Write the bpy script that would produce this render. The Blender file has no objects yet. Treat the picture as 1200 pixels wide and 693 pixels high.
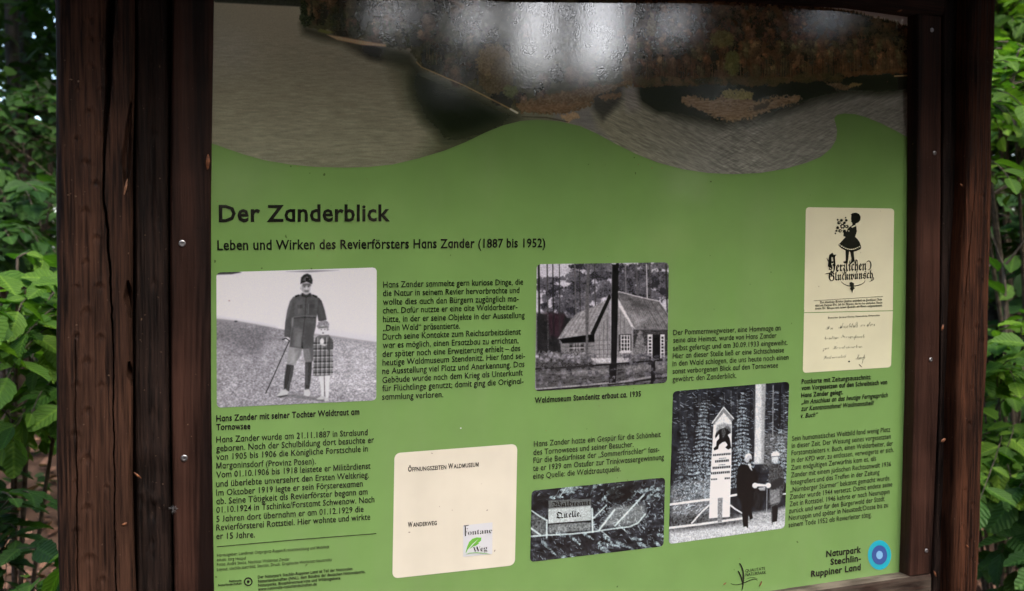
import bpy, bmesh, math, random
import numpy as np
from mathutils import Matrix, Vector

# ------------------------------------------------------------------ camera
SC = bpy.context.scene
COL = SC.collection
F, YAW, PITCH, ROLL, DIST, EYE = 1150.0, 0.37415, -0.03757, -0.00238, 1.05, 1.5
def rot(y, p, r):
    cy, sy, cp, sp, cr, sr = math.cos(y), math.sin(y), math.cos(p), math.sin(p), math.cos(r), math.sin(r)
    return (np.array([[cy, 0, sy], [0, 1, 0], [-sy, 0, cy]]) @ np.array([[1, 0, 0], [0, cp, -sp], [0, sp, cp]])
            @ np.array([[cr, -sr, 0], [sr, cr, 0], [0, 0, 1]]))
RM = rot(YAW, PITCH, ROLL)
CAMPOS = np.array([0.0, -DIST, EYE])
cam = bpy.data.cameras.new('camera')
cam.sensor_width = 36.0
cam.lens = 36.0 * F / 1200.0
cam.clip_start = 0.02
cam.clip_end = 500.0
camo = bpy.data.objects.new('camera', cam)
COL.objects.link(camo)
def wv(a): return Vector((a[0], a[2], -a[1]))
camo.matrix_world = Matrix.Translation(Vector(CAMPOS)) @ Matrix((wv(RM[:, 0]), -wv(RM[:, 1]), -wv(RM[:, 2]))).transposed().to_4x4()
SC.camera = camo
cam.dof.use_dof = True
cam.dof.focus_distance = 1.13
cam.dof.aperture_fstop = 9.0

# ------------------------------------------------------------------ sky, sun, exposure
SUN_EL, SUN_AZ = math.radians(46), math.radians(165)      # azimuth clockwise from +Y
world = bpy.data.worlds.new("World")
SC.world = world
world.use_nodes = True
wn = world.node_tree
bgn = wn.nodes['Background']
sky = wn.nodes.new('ShaderNodeTexSky')
sky.sky_type = 'NISHITA'
sky.sun_disc = False
sky.sun_elevation = SUN_EL
sky.sun_rotation = SUN_AZ
sky.dust_density = 3.0
sky.air_density = 1.0
wn.links.new(sky.outputs[0], bgn.inputs[0])
bgn.inputs[1].default_value = 0.15
sun = bpy.data.lights.new('sun', 'SUN')
sun.energy = 0.5
sun.angle = math.radians(50)
sun.color = (1.0, 0.99, 0.98)
suno = bpy.data.objects.new('sun', sun)
COL.objects.link(suno)
sd = Vector((math.sin(SUN_AZ) * math.cos(SUN_EL), math.cos(SUN_AZ) * math.cos(SUN_EL), math.sin(SUN_EL)))
suno.rotation_euler = sd.to_track_quat('Z', 'Y').to_euler()
SC.view_settings.view_transform = 'Standard'
SC.view_settings.look = 'None'
SC.view_settings.exposure = 2.38
SC.view_settings.gamma = 1.0
SC.cycles.max_bounces = 8
SC.cycles.use_denoising = True

# ------------------------------------------------------------------ geometry helpers
def ray(px, py):
    r = RM @ np.array([(px - 600) / F, (py - 346.5) / F, 1.0])
    return np.array([r[0], r[2], -r[1]])
def P(px, py, e=0.0):
    """point of the board plane (e metres proud of it) seen at a place of the photograph"""
    r = ray(px, py)
    p = CAMPOS + r * ((DIST - e) / r[1])
    return p
def far(px, py, dist):
    r = ray(px, py)
    return CAMPOS + r / np.linalg.norm(r) * dist
def project(p):
    d = np.asarray(p) - CAMPOS
    c = np.stack([d[..., 0], -d[..., 2], d[..., 1]], -1) @ RM
    return np.stack([600 + F * c[..., 0] / c[..., 2], 346.5 + F * c[..., 1] / c[..., 2], c[..., 2]], -1)

def link(name, me, mat=None, parent=None, kind=None):
    if mat is not None and not me.materials:
        me.materials.append(mat)
    o = bpy.data.objects.new(name, me)
    COL.objects.link(o)
    if parent is not None: o.parent = parent
    if kind: o['kind'] = kind
    return o
def mesh(name, verts, faces, smooth=False):
    me = bpy.data.meshes.new(name)
    me.from_pydata([tuple(map(float, v)) for v in verts], [], [tuple(map(int, f)) for f in faces])
    if smooth: me.polygons.foreach_set('use_smooth', [True] * len(me.polygons))
    me.update()
    return me
def fastmesh(name, V, Fq, smooth=False):
    """V (n,3), Fq (m,k) arrays"""
    me = bpy.data.meshes.new(name)
    V = np.asarray(V, np.float32); Fq = np.asarray(Fq, np.int32)
    m, k = Fq.shape
    me.vertices.add(len(V)); me.vertices.foreach_set('co', V.ravel())
    me.loops.add(m * k); me.loops.foreach_set('vertex_index', Fq.ravel())
    me.polygons.add(m)
    me.polygons.foreach_set('loop_start', np.arange(0, m * k, k, dtype=np.int32))
    me.polygons.foreach_set('loop_total', np.full(m, k, np.int32))
    if smooth: me.polygons.foreach_set('use_smooth', np.ones(m, bool))
    me.update(calc_edges=True)
    return me
def thing(name, label, cat, loc=(0, 0, 0), group=None):
    o = bpy.data.objects.new(name, None)
    o.empty_display_size = 0.1
    o.location = loc
    COL.objects.link(o)
    o['label'] = label; o['category'] = cat
    if group: o['group'] = group
    return o
def tag(o, label, cat, group=None):
    o['label'] = label; o['category'] = cat
    if group: o['group'] = group
    return o

# ------------------------------------------------------------------ noise
_rng = np.random.default_rng(7)
_TAB = _rng.random((256, 256)).astype(np.float32)
def vn(u, v, seed=0):
    u = np.asarray(u, np.float64) + seed * 17.31; v = np.asarray(v, np.float64) + seed * 9.77
    iu = np.floor(u).astype(int); iv = np.floor(v).astype(int)
    fu = u - iu; fv = v - iv
    fu = fu * fu * (3 - 2 * fu); fv = fv * fv * (3 - 2 * fv)
    a = _TAB[iu & 255, iv & 255]; b = _TAB[(iu + 1) & 255, iv & 255]
    c = _TAB[iu & 255, (iv + 1) & 255]; d = _TAB[(iu + 1) & 255, (iv + 1) & 255]
    return (a * (1 - fu) + b * fu) * (1 - fv) + (c * (1 - fu) + d * fu) * fv
def fbm(u, v, seed=0, octs=4):
    s = 0; a = 0.5; t = 0
    for i in range(octs):
        s = s + a * vn(u * 2 ** i, v * 2 ** i, seed + i); t += a; a *= 0.55
    return s / t

# ------------------------------------------------------------------ materials
def new_mat(name, rough=0.6, spec=0.5):
    m = bpy.data.materials.new(name)
    m.use_nodes = True
    b = m.node_tree.nodes['Principled BSDF']
    b.inputs['Roughness'].default_value = rough
    b.inputs['Specular IOR Level'].default_value = spec
    return m, m.node_tree, b
def ramp(nt, stops):
    r = nt.nodes.new('ShaderNodeValToRGB')
    while len(r.color_ramp.elements) < len(stops): r.color_ramp.elements.new(0.5)
    for el, (p, c) in zip(r.color_ramp.elements, stops):
        el.position = p; el.color = (*c, 1)
    return r
def noise(nt, scale, detail=3, stretch=None, rough=0.5, coord='Object'):
    tc = nt.nodes.new('ShaderNodeTexCoord')
    n = nt.nodes.new('ShaderNodeTexNoise')
    n.inputs['Scale'].default_value = scale; n.inputs['Detail'].default_value = detail; n.inputs['Roughness'].default_value = rough
    if stretch:
        mp = nt.nodes.new('ShaderNodeMapping'); mp.inputs['Scale'].default_value = stretch
        nt.links.new(tc.outputs[coord], mp.inputs[0]); nt.links.new(mp.outputs[0], n.inputs['Vector'])
    else:
        nt.links.new(tc.outputs[coord], n.inputs['Vector'])
    return n
def mixc(nt, fac, a, b, mode='MIX'):
    m = nt.nodes.new('ShaderNodeMix'); m.data_type = 'RGBA'; m.blend_type = mode
    for s, v in ((0, fac), (6, a), (7, b)):
        if hasattr(v, 'links') or hasattr(v, 'is_linked'): nt.links.new(v, m.inputs[s])
        else: m.inputs[s].default_value = v if s == 0 else (*v, 1)
    return m.outputs[2]

def wood(name, dark, light, freq=1.0, seed=0.0, vertical=True, spec=0.14, rough=0.62, ringy=0.5, worn=0.0):
    m, nt, b = new_mat(name, rough, spec)
    st = (1, 1, 0.035) if vertical else (0.035, 1, 1)
    tc = nt.nodes.new('ShaderNodeTexCoord')
    mp = nt.nodes.new('ShaderNodeMapping'); mp.inputs['Scale'].default_value = st; mp.inputs['Location'].default_value = (seed, seed * 2, seed * .3)
    nt.links.new(tc.outputs['Object'], mp.inputs[0])
    def nz(sc, det, r=.55):
        n = nt.nodes.new('ShaderNodeTexNoise'); n.inputs['Scale'].default_value = sc; n.inputs['Detail'].default_value = det; n.inputs['Roughness'].default_value = r
        nt.links.new(mp.outputs[0], n.inputs['Vector']); return n
    ring = nz(45 * freq, 2, .4); fine = nz(420 * freq, 4, .6); big = noise(nt, 9, 3)
    a = nt.nodes.new('ShaderNodeMath'); a.operation = 'MULTIPLY_ADD'; a.inputs[1].default_value = ringy
    nt.links.new(ring.outputs[0], a.inputs[0])
    a2 = nt.nodes.new('ShaderNodeMath'); a2.operation = 'MULTIPLY'; a2.inputs[1].default_value = 1 - ringy
    nt.links.new(fine.outputs[0], a2.inputs[0]); nt.links.new(a2.outputs[0], a.inputs[2])
    r = ramp(nt, [(0.40, dark), (0.57, light), (0.74, tuple(min(1, c * 1.5) for c in light))])
    nt.links.new(a.outputs[0], r.inputs[0])
    gr = ramp(nt, [(0.35, (0.55, 0.55, 0.55)), (0.65, (1.1, 1.1, 1.1))])
    nt.links.new(big.outputs[0], gr.inputs[0])
    c = mixc(nt, 1.0, r.outputs[0], gr.outputs[0], 'MULTIPLY')
    # pale specks of dust and lichen
    sp = noise(nt, 260, 2)
    sr = ramp(nt, [(0.735, (0, 0, 0)), (0.77, (1, 1, 1))])
    nt.links.new(sp.outputs[0], sr.inputs[0])
    c = mixc(nt, sr.outputs[0], c, (0.13, 0.09, 0.06))
    if worn:
        w = noise(nt, 60, 4, (0.3, 1, 1)); wr = ramp(nt, [(0.4, (0, 0, 0)), (0.62, (worn, worn, worn))])
        nt.links.new(w.outputs[0], wr.inputs[0]); c = mixc(nt, wr.outputs[0], c, (0.2, 0.17, 0.13))
    nt.links.new(c, b.inputs['Base Color'])
    bp = nt.nodes.new('ShaderNodeBump'); bp.inputs['Strength'].default_value = 0.9; bp.inputs['Distance'].default_value = 0.002
    nt.links.new(a.outputs[0], bp.inputs['Height']); nt.links.new(bp.outputs[0], b.inputs['Normal'])
    rr = ramp(nt, [(0.3, (rough - .12,) * 3), (0.7, (rough + .2,) * 3)])
    nt.links.new(fine.outputs[0], rr.inputs[0]); nt.links.new(rr.outputs[0], b.inputs['Roughness'])
    return m

def gloss(nt, b, strength=0.032):
    """orange-peel lacquer of the printed board"""
    n = noise(nt, 560, 2.0)
    n2 = noise(nt, 60, 1.0)
    ad = nt.nodes.new('ShaderNodeMath'); ad.operation = 'MULTIPLY_ADD'; ad.inputs[1].default_value = 0.5
    nt.links.new(n2.outputs[0], ad.inputs[0]); nt.links.new(n.outputs[0], ad.inputs[2])
    bp = nt.nodes.new('ShaderNodeBump'); bp.inputs['Strength'].default_value = strength; bp.inputs['Distance'].default_value = 0.0012
    nt.links.new(ad.outputs[0], bp.inputs['Height']); nt.links.new(bp.outputs[0], b.inputs['Normal'])
    b.inputs['Roughness'].default_value = 0.085
    b.inputs['Specular IOR Level'].default_value = 0.8
    b.inputs['Coat Weight'].default_value = 0.9
    b.inputs['Coat IOR'].default_value = 1.85
    b.inputs['Coat Roughness'].default_value = 0.05
    nt.links.new(bp.outputs[0], b.inputs['Coat Normal'])
def print_mat(name, color):
    m, nt, b = new_mat(name)
    n = noise(nt, 14, 3)
    lo = tuple(c * 0.94 for c in color); hi = tuple(min(1, c * 1.05) for c in color)
    r = ramp(nt, [(0.3, lo), (0.7, hi)]); nt.links.new(n.outputs[0], r.inputs[0])
    # fly specks and dust
    s = noise(nt, 150, 1); sr = ramp(nt, [(0.765, (0, 0, 0)), (0.785, (.8, .8, .8))]); nt.links.new(s.outputs[0], sr.inputs[0])
    c = mixc(nt, sr.outputs[0], r.outputs[0], (color[0] * .35, color[1] * .3, color[2] * .3))
    d1 = noise(nt, 22, 5, (1, 1, .12)); d2 = noise(nt, 5, 4)
    dm = nt.nodes.new('ShaderNodeMath'); dm.operation = 'MULTIPLY'; nt.links.new(d1.outputs[0], dm.inputs[0]); nt.links.new(d2.outputs[0], dm.inputs[1])
    dr = ramp(nt, [(0.22, (0, 0, 0)), (0.42, (.09, .09, .09))]); nt.links.new(dm.outputs[0], dr.inputs[0])
    c = mixc(nt, dr.outputs[0], c, (0.30, 0.29, 0.22))
    nt.links.new(c, b.inputs['Base Color'])
    gloss(nt, b)
    return m
def image_mat(name, img):
    m, nt, b = new_mat(name)
    t = nt.nodes.new('ShaderNodeTexImage'); t.image = img; t.interpolation = 'Linear'; t.extension = 'EXTEND'
    nt.links.new(t.outputs[0], b.inputs['Base Color'])
    gloss(nt, b)
    return m
M_GREEN = print_mat('board_green', (0.188, 0.350, 0.102))
M_INK = print_mat('black_ink', (0.012, 0.013, 0.010))
M_GREY = print_mat('soft_black_ink', (0.03, 0.035, 0.02))
M_CREAM = print_mat('cream_paper', (0.80, 0.76, 0.635))
M_CARD = print_mat('postcard_paper', (0.75, 0.74, 0.525))
M_WHITE = print_mat('white_print', (0.72, 0.74, 0.78))
M_LEAFG = print_mat('bright_green_print', (0.16, 0.50, 0.06))
M_CYAN = print_mat('cyan_print', (0.01, 0.42, 0.55))
M_BLUE = print_mat('blue_print', (0.04, 0.10, 0.34))
M_PALEB = print_mat('pale_blue_print', (0.22, 0.50, 0.80))
M_PINK = print_mat('blue_black_ink', (0.03, 0.06, 0.06))
W_POST = wood('stained_post_wood', (0.009, 0.0046, 0.0032), (0.066, 0.031, 0.0185), 1.0, 0.0, ringy=.38)
W_POSTR = wood('red_brown_post_wood', (0.014, 0.0060, 0.0035), (0.085, 0.032, 0.0155), 1.0, 5.0, ringy=.38)
W_BEAM = wood('dark_beam_wood', (0.005, 0.0034, 0.003), (0.029, 0.017, 0.013), 1.0, 2.0, ringy=.38)
W_FRAME = wood('frame_board_wood', (0.011, 0.0053, 0.004), (0.058, 0.026, 0.0175), 0.9, 3.0, ringy=0.68, rough=.5)
W_RAIL = wood('rail_wood', (0.014, 0.008, 0.006), (0.055, 0.030, 0.022), 1.0, 4.0, vertical=False, worn=0.25)
W_LEDGE = wood('weathered_ledge_wood', (0.05, 0.04, 0.03), (0.16, 0.13, 0.10), 1.0, 4.0, vertical=False, worn=0.8)
m_, nt_, b_ = new_mat('zinc_screw', 0.42); b_.inputs['Metallic'].default_value = 1
n_ = noise(nt_, 300); r_ = ramp(nt_, [(0.3, (0.22, 0.22, 0.22)), (0.7, (0.5, 0.51, 0.53))]); nt_.links.new(n_.outputs[0], r_.inputs[0]); nt_.links.new(r_.outputs[0], b_.inputs['Base Color'])
M_SCREW = m_
m_, nt_, b_ = new_mat('dark_slot', 0.6); n_ = noise(nt_, 300); r_ = ramp(nt_, [(0.3, (0.01, 0.01, 0.01)), (0.7, (0.03, 0.03, 0.03))]); nt_.links.new(n_.outputs[0], r_.inputs[0]); nt_.links.new(r_.outputs[0], b_.inputs['Base Color'])
M_SLOT = m_
def flat_noise_mat(name, c1, c2, scale=60, rough=.6, trans=0.0):
    m, nt, b = new_mat(name, rough, .4)
    n = noise(nt, scale); r = ramp(nt, [(0.35, c1), (0.65, c2)]); nt.links.new(n.outputs[0], r.inputs[0]); nt.links.new(r.outputs[0], b.inputs['Base Color'])
    return m
M_SCALE = flat_noise_mat('orange_bud_scale', (0.10, 0.035, 0.015), (0.26, 0.10, 0.04), 300)
M_SPLINT = flat_noise_mat('bare_wood_splinter', (0.16, 0.075, 0.04), (0.30, 0.16, 0.09), 300)
M_WEB = flat_noise_mat('spider_silk', (0.10, 0.10, 0.10), (0.2, 0.2, 0.2), 500)
M_BARK = flat_noise_mat('beech_bark', (0.018, 0.017, 0.013), (0.06, 0.055, 0.045), 9, .8)
M_TWIG = flat_noise_mat('twig_bark', (0.03, 0.022, 0.014), (0.10, 0.08, 0.055), 60, .7)

def leaf_mat(name, lo, hi, trans=0.35, veins=False):
    m = bpy.data.materials.new(name); m.use_nodes = True
    nt = m.node_tree; nt.nodes.clear()
    out = nt.nodes.new('ShaderNodeOutputMaterial')
    oi = nt.nodes.new('ShaderNodeObjectInfo')
    geo = nt.nodes.new('ShaderNodeNewGeometry')
    ad = nt.nodes.new('ShaderNodeMath'); ad.operation = 'ADD'
    nt.links.new(geo.outputs['Random Per Island'], ad.inputs[0]); nt.links.new(oi.outputs['Random'], ad.inputs[1])
    fr = nt.nodes.new('ShaderNodeMath'); fr.operation = 'FRACT'; nt.links.new(ad.outputs[0], fr.inputs[0])
    r = ramp(nt, [(0.0, lo), (0.7, tuple((a + b) / 2 for a, b in zip(lo, hi))), (1.0, hi)])
    nt.links.new(fr.outputs[0], r.inputs[0])
    col = r.outputs[0]
    b = nt.nodes.new('ShaderNodeBsdfPrincipled'); b.inputs['Roughness'].default_value = 0.5; b.inputs['Specular IOR Level'].default_value = 0.22
    if veins:
        uv = nt.nodes.new('ShaderNodeUVMap')
        sep = nt.nodes.new('ShaderNodeSeparateXYZ'); nt.links.new(uv.outputs[0], sep.inputs[0])
        ab = nt.nodes.new('ShaderNodeMath'); ab.operation = 'ABSOLUTE'; nt.links.new(sep.outputs[0], ab.inputs[0])
        mu = nt.nodes.new('ShaderNodeMath'); mu.operation = 'MULTIPLY_ADD'; mu.inputs[1].default_value = -0.9
        nt.links.new(ab.outputs[0], mu.inputs[0]); nt.links.new(sep.outputs[1], mu.inputs[2])
        s = nt.nodes.new('ShaderNodeMath'); s.operation = 'MULTIPLY'; s.inputs[1].default_value = 50.0; nt.links.new(mu.outputs[0], s.inputs[0])
        sn = nt.nodes.new('ShaderNodeMath'); sn.operation = 'SINE'; nt.links.new(s.outputs[0], sn.inputs[0])
        pr = ramp(nt, [(0.0, (1, 1, 1)), (0.86, (1, 1, 1)), (1.0, (1.45, 1.35, 1.3))]); nt.links.new(sn.outputs[0], pr.inputs[0])
        rib = ramp(nt, [(0.0, (1.8, 1.6, 1.6)), (0.05, (1, 1, 1))]); nt.links.new(ab.outputs[0], rib.inputs[0])
        col = mixc(nt, 1.0, mixc(nt, 1.0, col, pr.outputs[0], 'MULTIPLY'), rib.outputs[0], 'MULTIPLY')
        bp = nt.nodes.new('ShaderNodeBump'); bp.inputs['Strength'].default_value = 0.5; bp.inputs['Distance'].default_value = 0.002; bp.invert = True
        nt.links.new(sn.outputs[0], bp.inputs['Height']); nt.links.new(bp.outputs[0], b.inputs['Normal'])
    nt.links.new(col, b.inputs['Base Color'])
    t = nt.nodes.new('ShaderNodeBsdfTranslucent')
    tc = mixc(nt, 1.0, col, (1.3, 1.6, 0.6), 'MULTIPLY'); nt.links.new(tc, t.inputs[0])
    mx = nt.nodes.new('ShaderNodeMixShader'); mx.inputs[0].default_value = trans
    nt.links.new(b.outputs[0], mx.inputs[1]); nt.links.new(t.outputs[0], mx.inputs[2])
    nt.links.new(mx.outputs[0], out.inputs[0])
    return m
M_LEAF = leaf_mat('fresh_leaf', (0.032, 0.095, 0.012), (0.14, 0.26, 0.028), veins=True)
M_LEAF_SHADE = leaf_mat('shaded_leaf', (0.014, 0.046, 0.010), (0.045, 0.11, 0.020), 0.3, veins=True)  # darkened copy of the leaf: woodland shade put into its colour
M_CROWN = leaf_mat('crown_leaf', (0.012, 0.034, 0.007), (0.035, 0.078, 0.014), 0.4)
M_CROWNL = leaf_mat('light_crown_leaf', (0.05, 0.11, 0.015), (0.12, 0.21, 0.035), 0.45)
M_LITTER = leaf_mat('dry_leaf', (0.09, 0.045, 0.028), (0.30, 0.17, 0.11), 0.1)
# ------------------------------------------------------------------ ground
m_, nt_, b_ = new_mat('forest_soil', 0.9, .2)
n_ = noise(nt_, 2.5, 6); r_ = ramp(nt_, [(0.3, (0.02, 0.013, 0.008)), (0.55, (0.07, 0.04, 0.025)), (0.75, (0.13, 0.075, 0.05))]); nt_.links.new(n_.outputs[0], r_.inputs[0]); nt_.links.new(r_.outputs[0], b_.inputs['Base Color'])
M_SOIL = m_
gx = np.concatenate([[-400, -150, -60], np.linspace(-30, 30, 61), [60, 150, 400]])
GX, GY = np.meshgrid(gx, gx)
def ground_z(x, y):
    near = np.exp(-(np.asarray(x) ** 2 + np.asarray(y) ** 2) / 30.0)
    return (fbm(np.asarray(x) * .15 + 40, np.asarray(y) * .15 + 40, 3, 3) - 0.5) * 1.2 * (1 - near) + 0.035 * np.clip(np.asarray(y) - 2, 0, 40)
GZ = ground_z(GX, GY)
n = len(gx); V = np.stack([GX.ravel(), GY.ravel(), GZ.ravel()], 1)
I = np.arange(n * n).reshape(n, n)
Fq = np.stack([I[:-1, :-1].ravel(), I[:-1, 1:].ravel(), I[1:, 1:].ravel(), I[1:, :-1].ravel()], 1)
link('ground', fastmesh('ground', V, Fq, True), M_SOIL, kind='structure')

# ------------------------------------------------------------------ the information board
BOARD = thing('information_board', 'large green information board about a forester in a dark brown timber frame between two posts', 'information board', (0.53, 0, 0))
def child(name, me, mat, parent=None, kind=None):
    o = link(name, me, mat, None, kind)
    p = parent or BOARD
    o.parent = p
    o.matrix_parent_inverse = Matrix.Translation(-BOARD.location)
    return o
def sub(name, me, mat, parent, kind=None):
    o = link(name, me, mat, None, kind); o.parent = parent
    return o

def edge_fn(pts, e):
    q = sorted([(P(x, y, e)[2], P(x, y, e)[0]) for x, y in pts])
    zs = np.array([a for a, _ in q]); xs = np.array([b for _, b in q])
    if len(q) == 1: return lambda z: np.full_like(np.asarray(z, float), xs[0])
    def f(z):
        z = np.asarray(z, float)
        r = np.interp(z, zs, xs)
        return r
    return f
def timber(name, xl, xr, z0, z1, yf, yb, mat, disp, nx=60, nz=400, rnd=0.004, parent=None, wob=0.0):
    """upright timber: rounded front arrises, worn front face; disp(x, z) -> inward depth in metres"""
    zz = np.linspace(z0, z1, nz)
    t = np.linspace(0, 1, nx)
    L = xl(zz)[:, None]; R = xr(zz)[:, None]
    if wob:
        L = L + (fbm(zz * 14, zz * 0, 11, 3)[:, None] - .5) * wob; R = R + (fbm(zz * 14, zz * 0 + 5, 12, 3)[:, None] - .5) * wob
    # denser samples near the arrises
    X = L + (R - L) * t[None, :]
    Z = np.repeat(zz[:, None], nx, 1)
    dl = X - L; dr = R - X
    d = np.minimum(dl, dr)
    round_ = np.where(d < rnd, rnd - np.sqrt(np.clip(rnd ** 2 - (rnd - d) ** 2, 0, None)), 0)
    Y = yf + round_ + disp(X, Z)
    bl = np.concatenate([L, np.full_like(L, yb), zz[:, None]], 1)[:, None, :]
    br = np.concatenate([R, np.full_like(R, yb), zz[:, None]], 1)[:, None, :]
    S = np.concatenate([bl, np.stack([X, Y, Z], -1), br], 1)      # nz, nx+2, 3
    k = nx + 2
    I = np.arange(nz * k).reshape(nz, k)
    J = np.roll(I, -1, 1)
    Fq = np.stack([I[:-1].ravel(), J[:-1].ravel(), J[1:].ravel(), I[1:].ravel()], 1)
    me = fastmesh(name, S.reshape(-1, 3), Fq, True)
    bm = bmesh.new(); bm.from_mesh(me)
    bm.verts.ensure_lookup_table()
    for row in (0, nz - 1):
        vs = [bm.verts[i] for i in I[row]]
        try: bm.faces.new(vs if row else vs[::-1])
        except ValueError: pass
    for e_ in bm.edges:
        if len(e_.link_faces) == 2 and e_.calc_face_angle(0) > 0.9: e_.smooth = False
    bm.to_mesh(me); bm.free()
    return child(name, me, mat, parent)
def grain(amp=0.0006, seed=0, freq=1.0):
    return lambda X, Z: (amp * (fbm(X * 260 * freq, Z * 6, seed, 3) - .5) * 2 + amp * 2.2 * (fbm(X * 45 * freq, Z * 3, seed + 5, 2) - .5))
def crack(pts, w, depth, e):
    q = sorted([(P(x, y, e)[2], P(x, y, e)[0], wd) for (x, y), wd in zip(pts, w)])
    zs = [a for a, _, _ in q]; xs = [b for _, b, _ in q]; ws = [c for _, _, c in q]
    def f(X, Z):
        c = np.interp(Z, zs, xs) + (fbm(Z * 60, Z * 0, 2, 3) - .5) * .003
        ww = np.interp(Z, zs, ws, left=0, right=0) + 1e-6
        return depth * np.clip(1.3 - np.abs(X - c) / ww, 0, 1) * (ww > 2e-5)
    return f
def dents(lst, e, r=0.0024, depth=0.0014):
    q = [(P(x, y, e), rr) for x, y, rr in lst]
    def f(X, Z):
        s = 0
        for p, rr in q:
            d = np.hypot(X - p[0], (Z - p[2]) * .9) / (r * rr)
            s = s + depth * np.exp(-d ** 2 * 1.2) - depth * .5 * np.exp(-(d - 1.6) ** 2 * 4) * (Z > p[2])
        return s
    return f
Z0, ZT = 0.0, 2.08
eP, eB, eF = 0.034, 0.006, 0.019
# left post with its long drying crack
lc = crack([(131, -30), (130, 20), (126, 110), (123, 160), (121, 200), (121, 230), (124, 250), (129, 320), (133, 420), (134, 560), (137, 700)],
           [.0035, .0032, .0022, .0012, .0008, .0008, .0009, .0008, .0005, .0004, .0003], 0.03, eP)
lc2 = crack([(153, 120), (148, 190), (147, 225)], [.0006, .004, .0006], 0.008, eP)
lc3 = crack([(150, 330), (151, 350), (153, 372)], [.0008, .004, .0005], 0.012, eP)
lc4 = crack([(151, 425), (153, 440), (155, 452)], [.0008, .0035, .0005], 0.012, eP)
lc5 = crack([(88, 400), (90, 560), (92, 700)], [.0002, .0005, .0004], 0.006, eP)
ld = dents([(106, 25, 1.3), (106, 47, 1.2), (119, 48, .9), (105, 78, 1.2), (92, 106, .9), (118, 105, .8), (105, 132, 1.3), (117, 158, 1), (90, 163, 1), (101, 191, 1.2), (112, 215, 1),
            (100, 248, 1.4), (113, 280, 1.2), (101, 308, 1.2), (90, 337, 1), (117, 337, 1.4), (102, 366, 1.5), (90, 394, 1), (118, 396, 1.2), (103, 424, 1.5), (90, 452, 1.1), (119, 452, 1.1),
            (103, 482, 1.3), (88, 509, 1.3), (102, 539, 1.5), (125, 571, .9), (103, 596, 1.4), (90, 622, 1.1), (105, 655, 1.7), (120, 680, 1.2), (88, 565, .8)], eP)
g0 = grain(.0012, 1)
timber('post', edge_fn([(65, 0), (65, 240), (66, 460), (66.5, 600), (69, 693)], eP), edge_fn([(159, 0), (157, 150), (156.5, 240), (156, 330), (155, 460), (157, 600), (160, 693)], eP), Z0, ZT, -eP, 0.10, W_POST,
       lambda X, Z: g0(X, Z) + lc(X, Z) + lc2(X, Z) + lc3(X, Z) + lc4(X, Z) + lc5(X, Z) + ld(X, Z) + 0.0025 * (fbm(X * 12, Z * 5, 31, 2) - .5), nx=150, nz=900, rnd=.007, wob=.003)
g1 = grain(.0013, 3, .8)
rough_ = lambda X, Z: .0022 * np.clip(fbm(X * 130, Z * 60, 41, 3) - .52, 0, 1) * 3 * np.clip(1 - np.abs(X - P(178, 300, eB)[0] - .004 * np.sin(Z * 9)) / .009, 0, 1)
kn = dents([(172, 556, 5.5), (178, 600, 3.0), (168, 590, 2.5)], eB, depth=.0016)
timber('side_batten', edge_fn([(160.5, 0), (158.5, 240), (158.5, 460), (161.5, 693)], eB), edge_fn([(199, 0), (198, 240), (199, 460), (202.5, 693)], eB), Z0 + .3, ZT - .001, -eB, 0.03, W_BEAM,
       lambda X, Z: g1(X, Z) + rough_(X, Z) + kn(X, Z), nx=70, nz=700, rnd=.003, wob=.0015)
g2_ = grain(.0004, 6, .5)
_scr = [(float(P(225, y_, eF)[2]), a_) for y_, a_ in ((168, .02), (174, -.03), (269, .02), (315, .03), (363, -.02), (518, -.03), (563, .02), (612, .03), (660, -.02))]
g2 = lambda X, Z: g2_(X, Z) + sum(.00018 * np.exp(-((Z - z_ - (X - .06) * a_) / .0008) ** 2) * (fbm(X * 90, Z * 0 + z_ * 50, 71, 2) > .45) for z_, a_ in _scr)
fbl = timber('frame_board', edge_fn([(202.5, 0), (200, 240), (201, 460), (205, 693)], eF), edge_fn([(251.0, 3.5), (248.4, 166), (247.6, 220), (247.6, 376), (247.6, 460), (249.4, 574), (251.2, 693)], eF),
             .95, ZT - .002, -eF, -.0005, W_FRAME, g2, nx=40, nz=900, rnd=.0022)
# right side
fbr = timber('frame_board', edge_fn([(1075.5, 0), (1075, 240), (1072, 460), (1068, 600), (1065.5, 672)], eF), edge_fn([(1104, 0), (1103, 240), (1100.5, 460), (1095, 600), (1091, 672)], eF),
             P(1080, 673, eF)[2], P(1085, 17.5, eF)[2], -eF, -.0005, W_FRAME, grain(.0003, 9, .5), nx=40, nz=300, rnd=.002)
timber('side_batten', edge_fn([(1106, 0), (1105, 240), (1102, 460), (1098, 600), (1094, 693)], eB), edge_fn([(1133, 0), (1131, 240), (1128, 460), (1124, 560), (1120, 693)], eB), Z0 + .3, ZT - .001, -eB, 0.03, W_BEAM,
       grain(.0008, 12, .8), nx=60, nz=500, rnd=.003, wob=.001)
eR = .03
rd = dents([(1160, 40, .9), (1151, 230, 1.4), (1154, 255, 1), (1147, 308, 1.6), (1152, 328, 1), (1144, 384, 1.8), (1150, 400, 1.2), (1142, 420, 1.3), (1140, 455, 1.2), (1147, 470, 1),
            (1136, 497, 1.3), (1144, 520, 1.1), (1131, 575, 1.2), (1139, 592, 1.4), (1128, 617, 1), (1136, 634, 1.8), (1140, 655, 1.2), (1130, 675, 1)], eR)
rc = crack([(1142, 230), (1134, 330), (1128, 420)], [.0002, .0006, .0002], .005, eR)
g3 = grain(.0014, 15)
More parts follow.
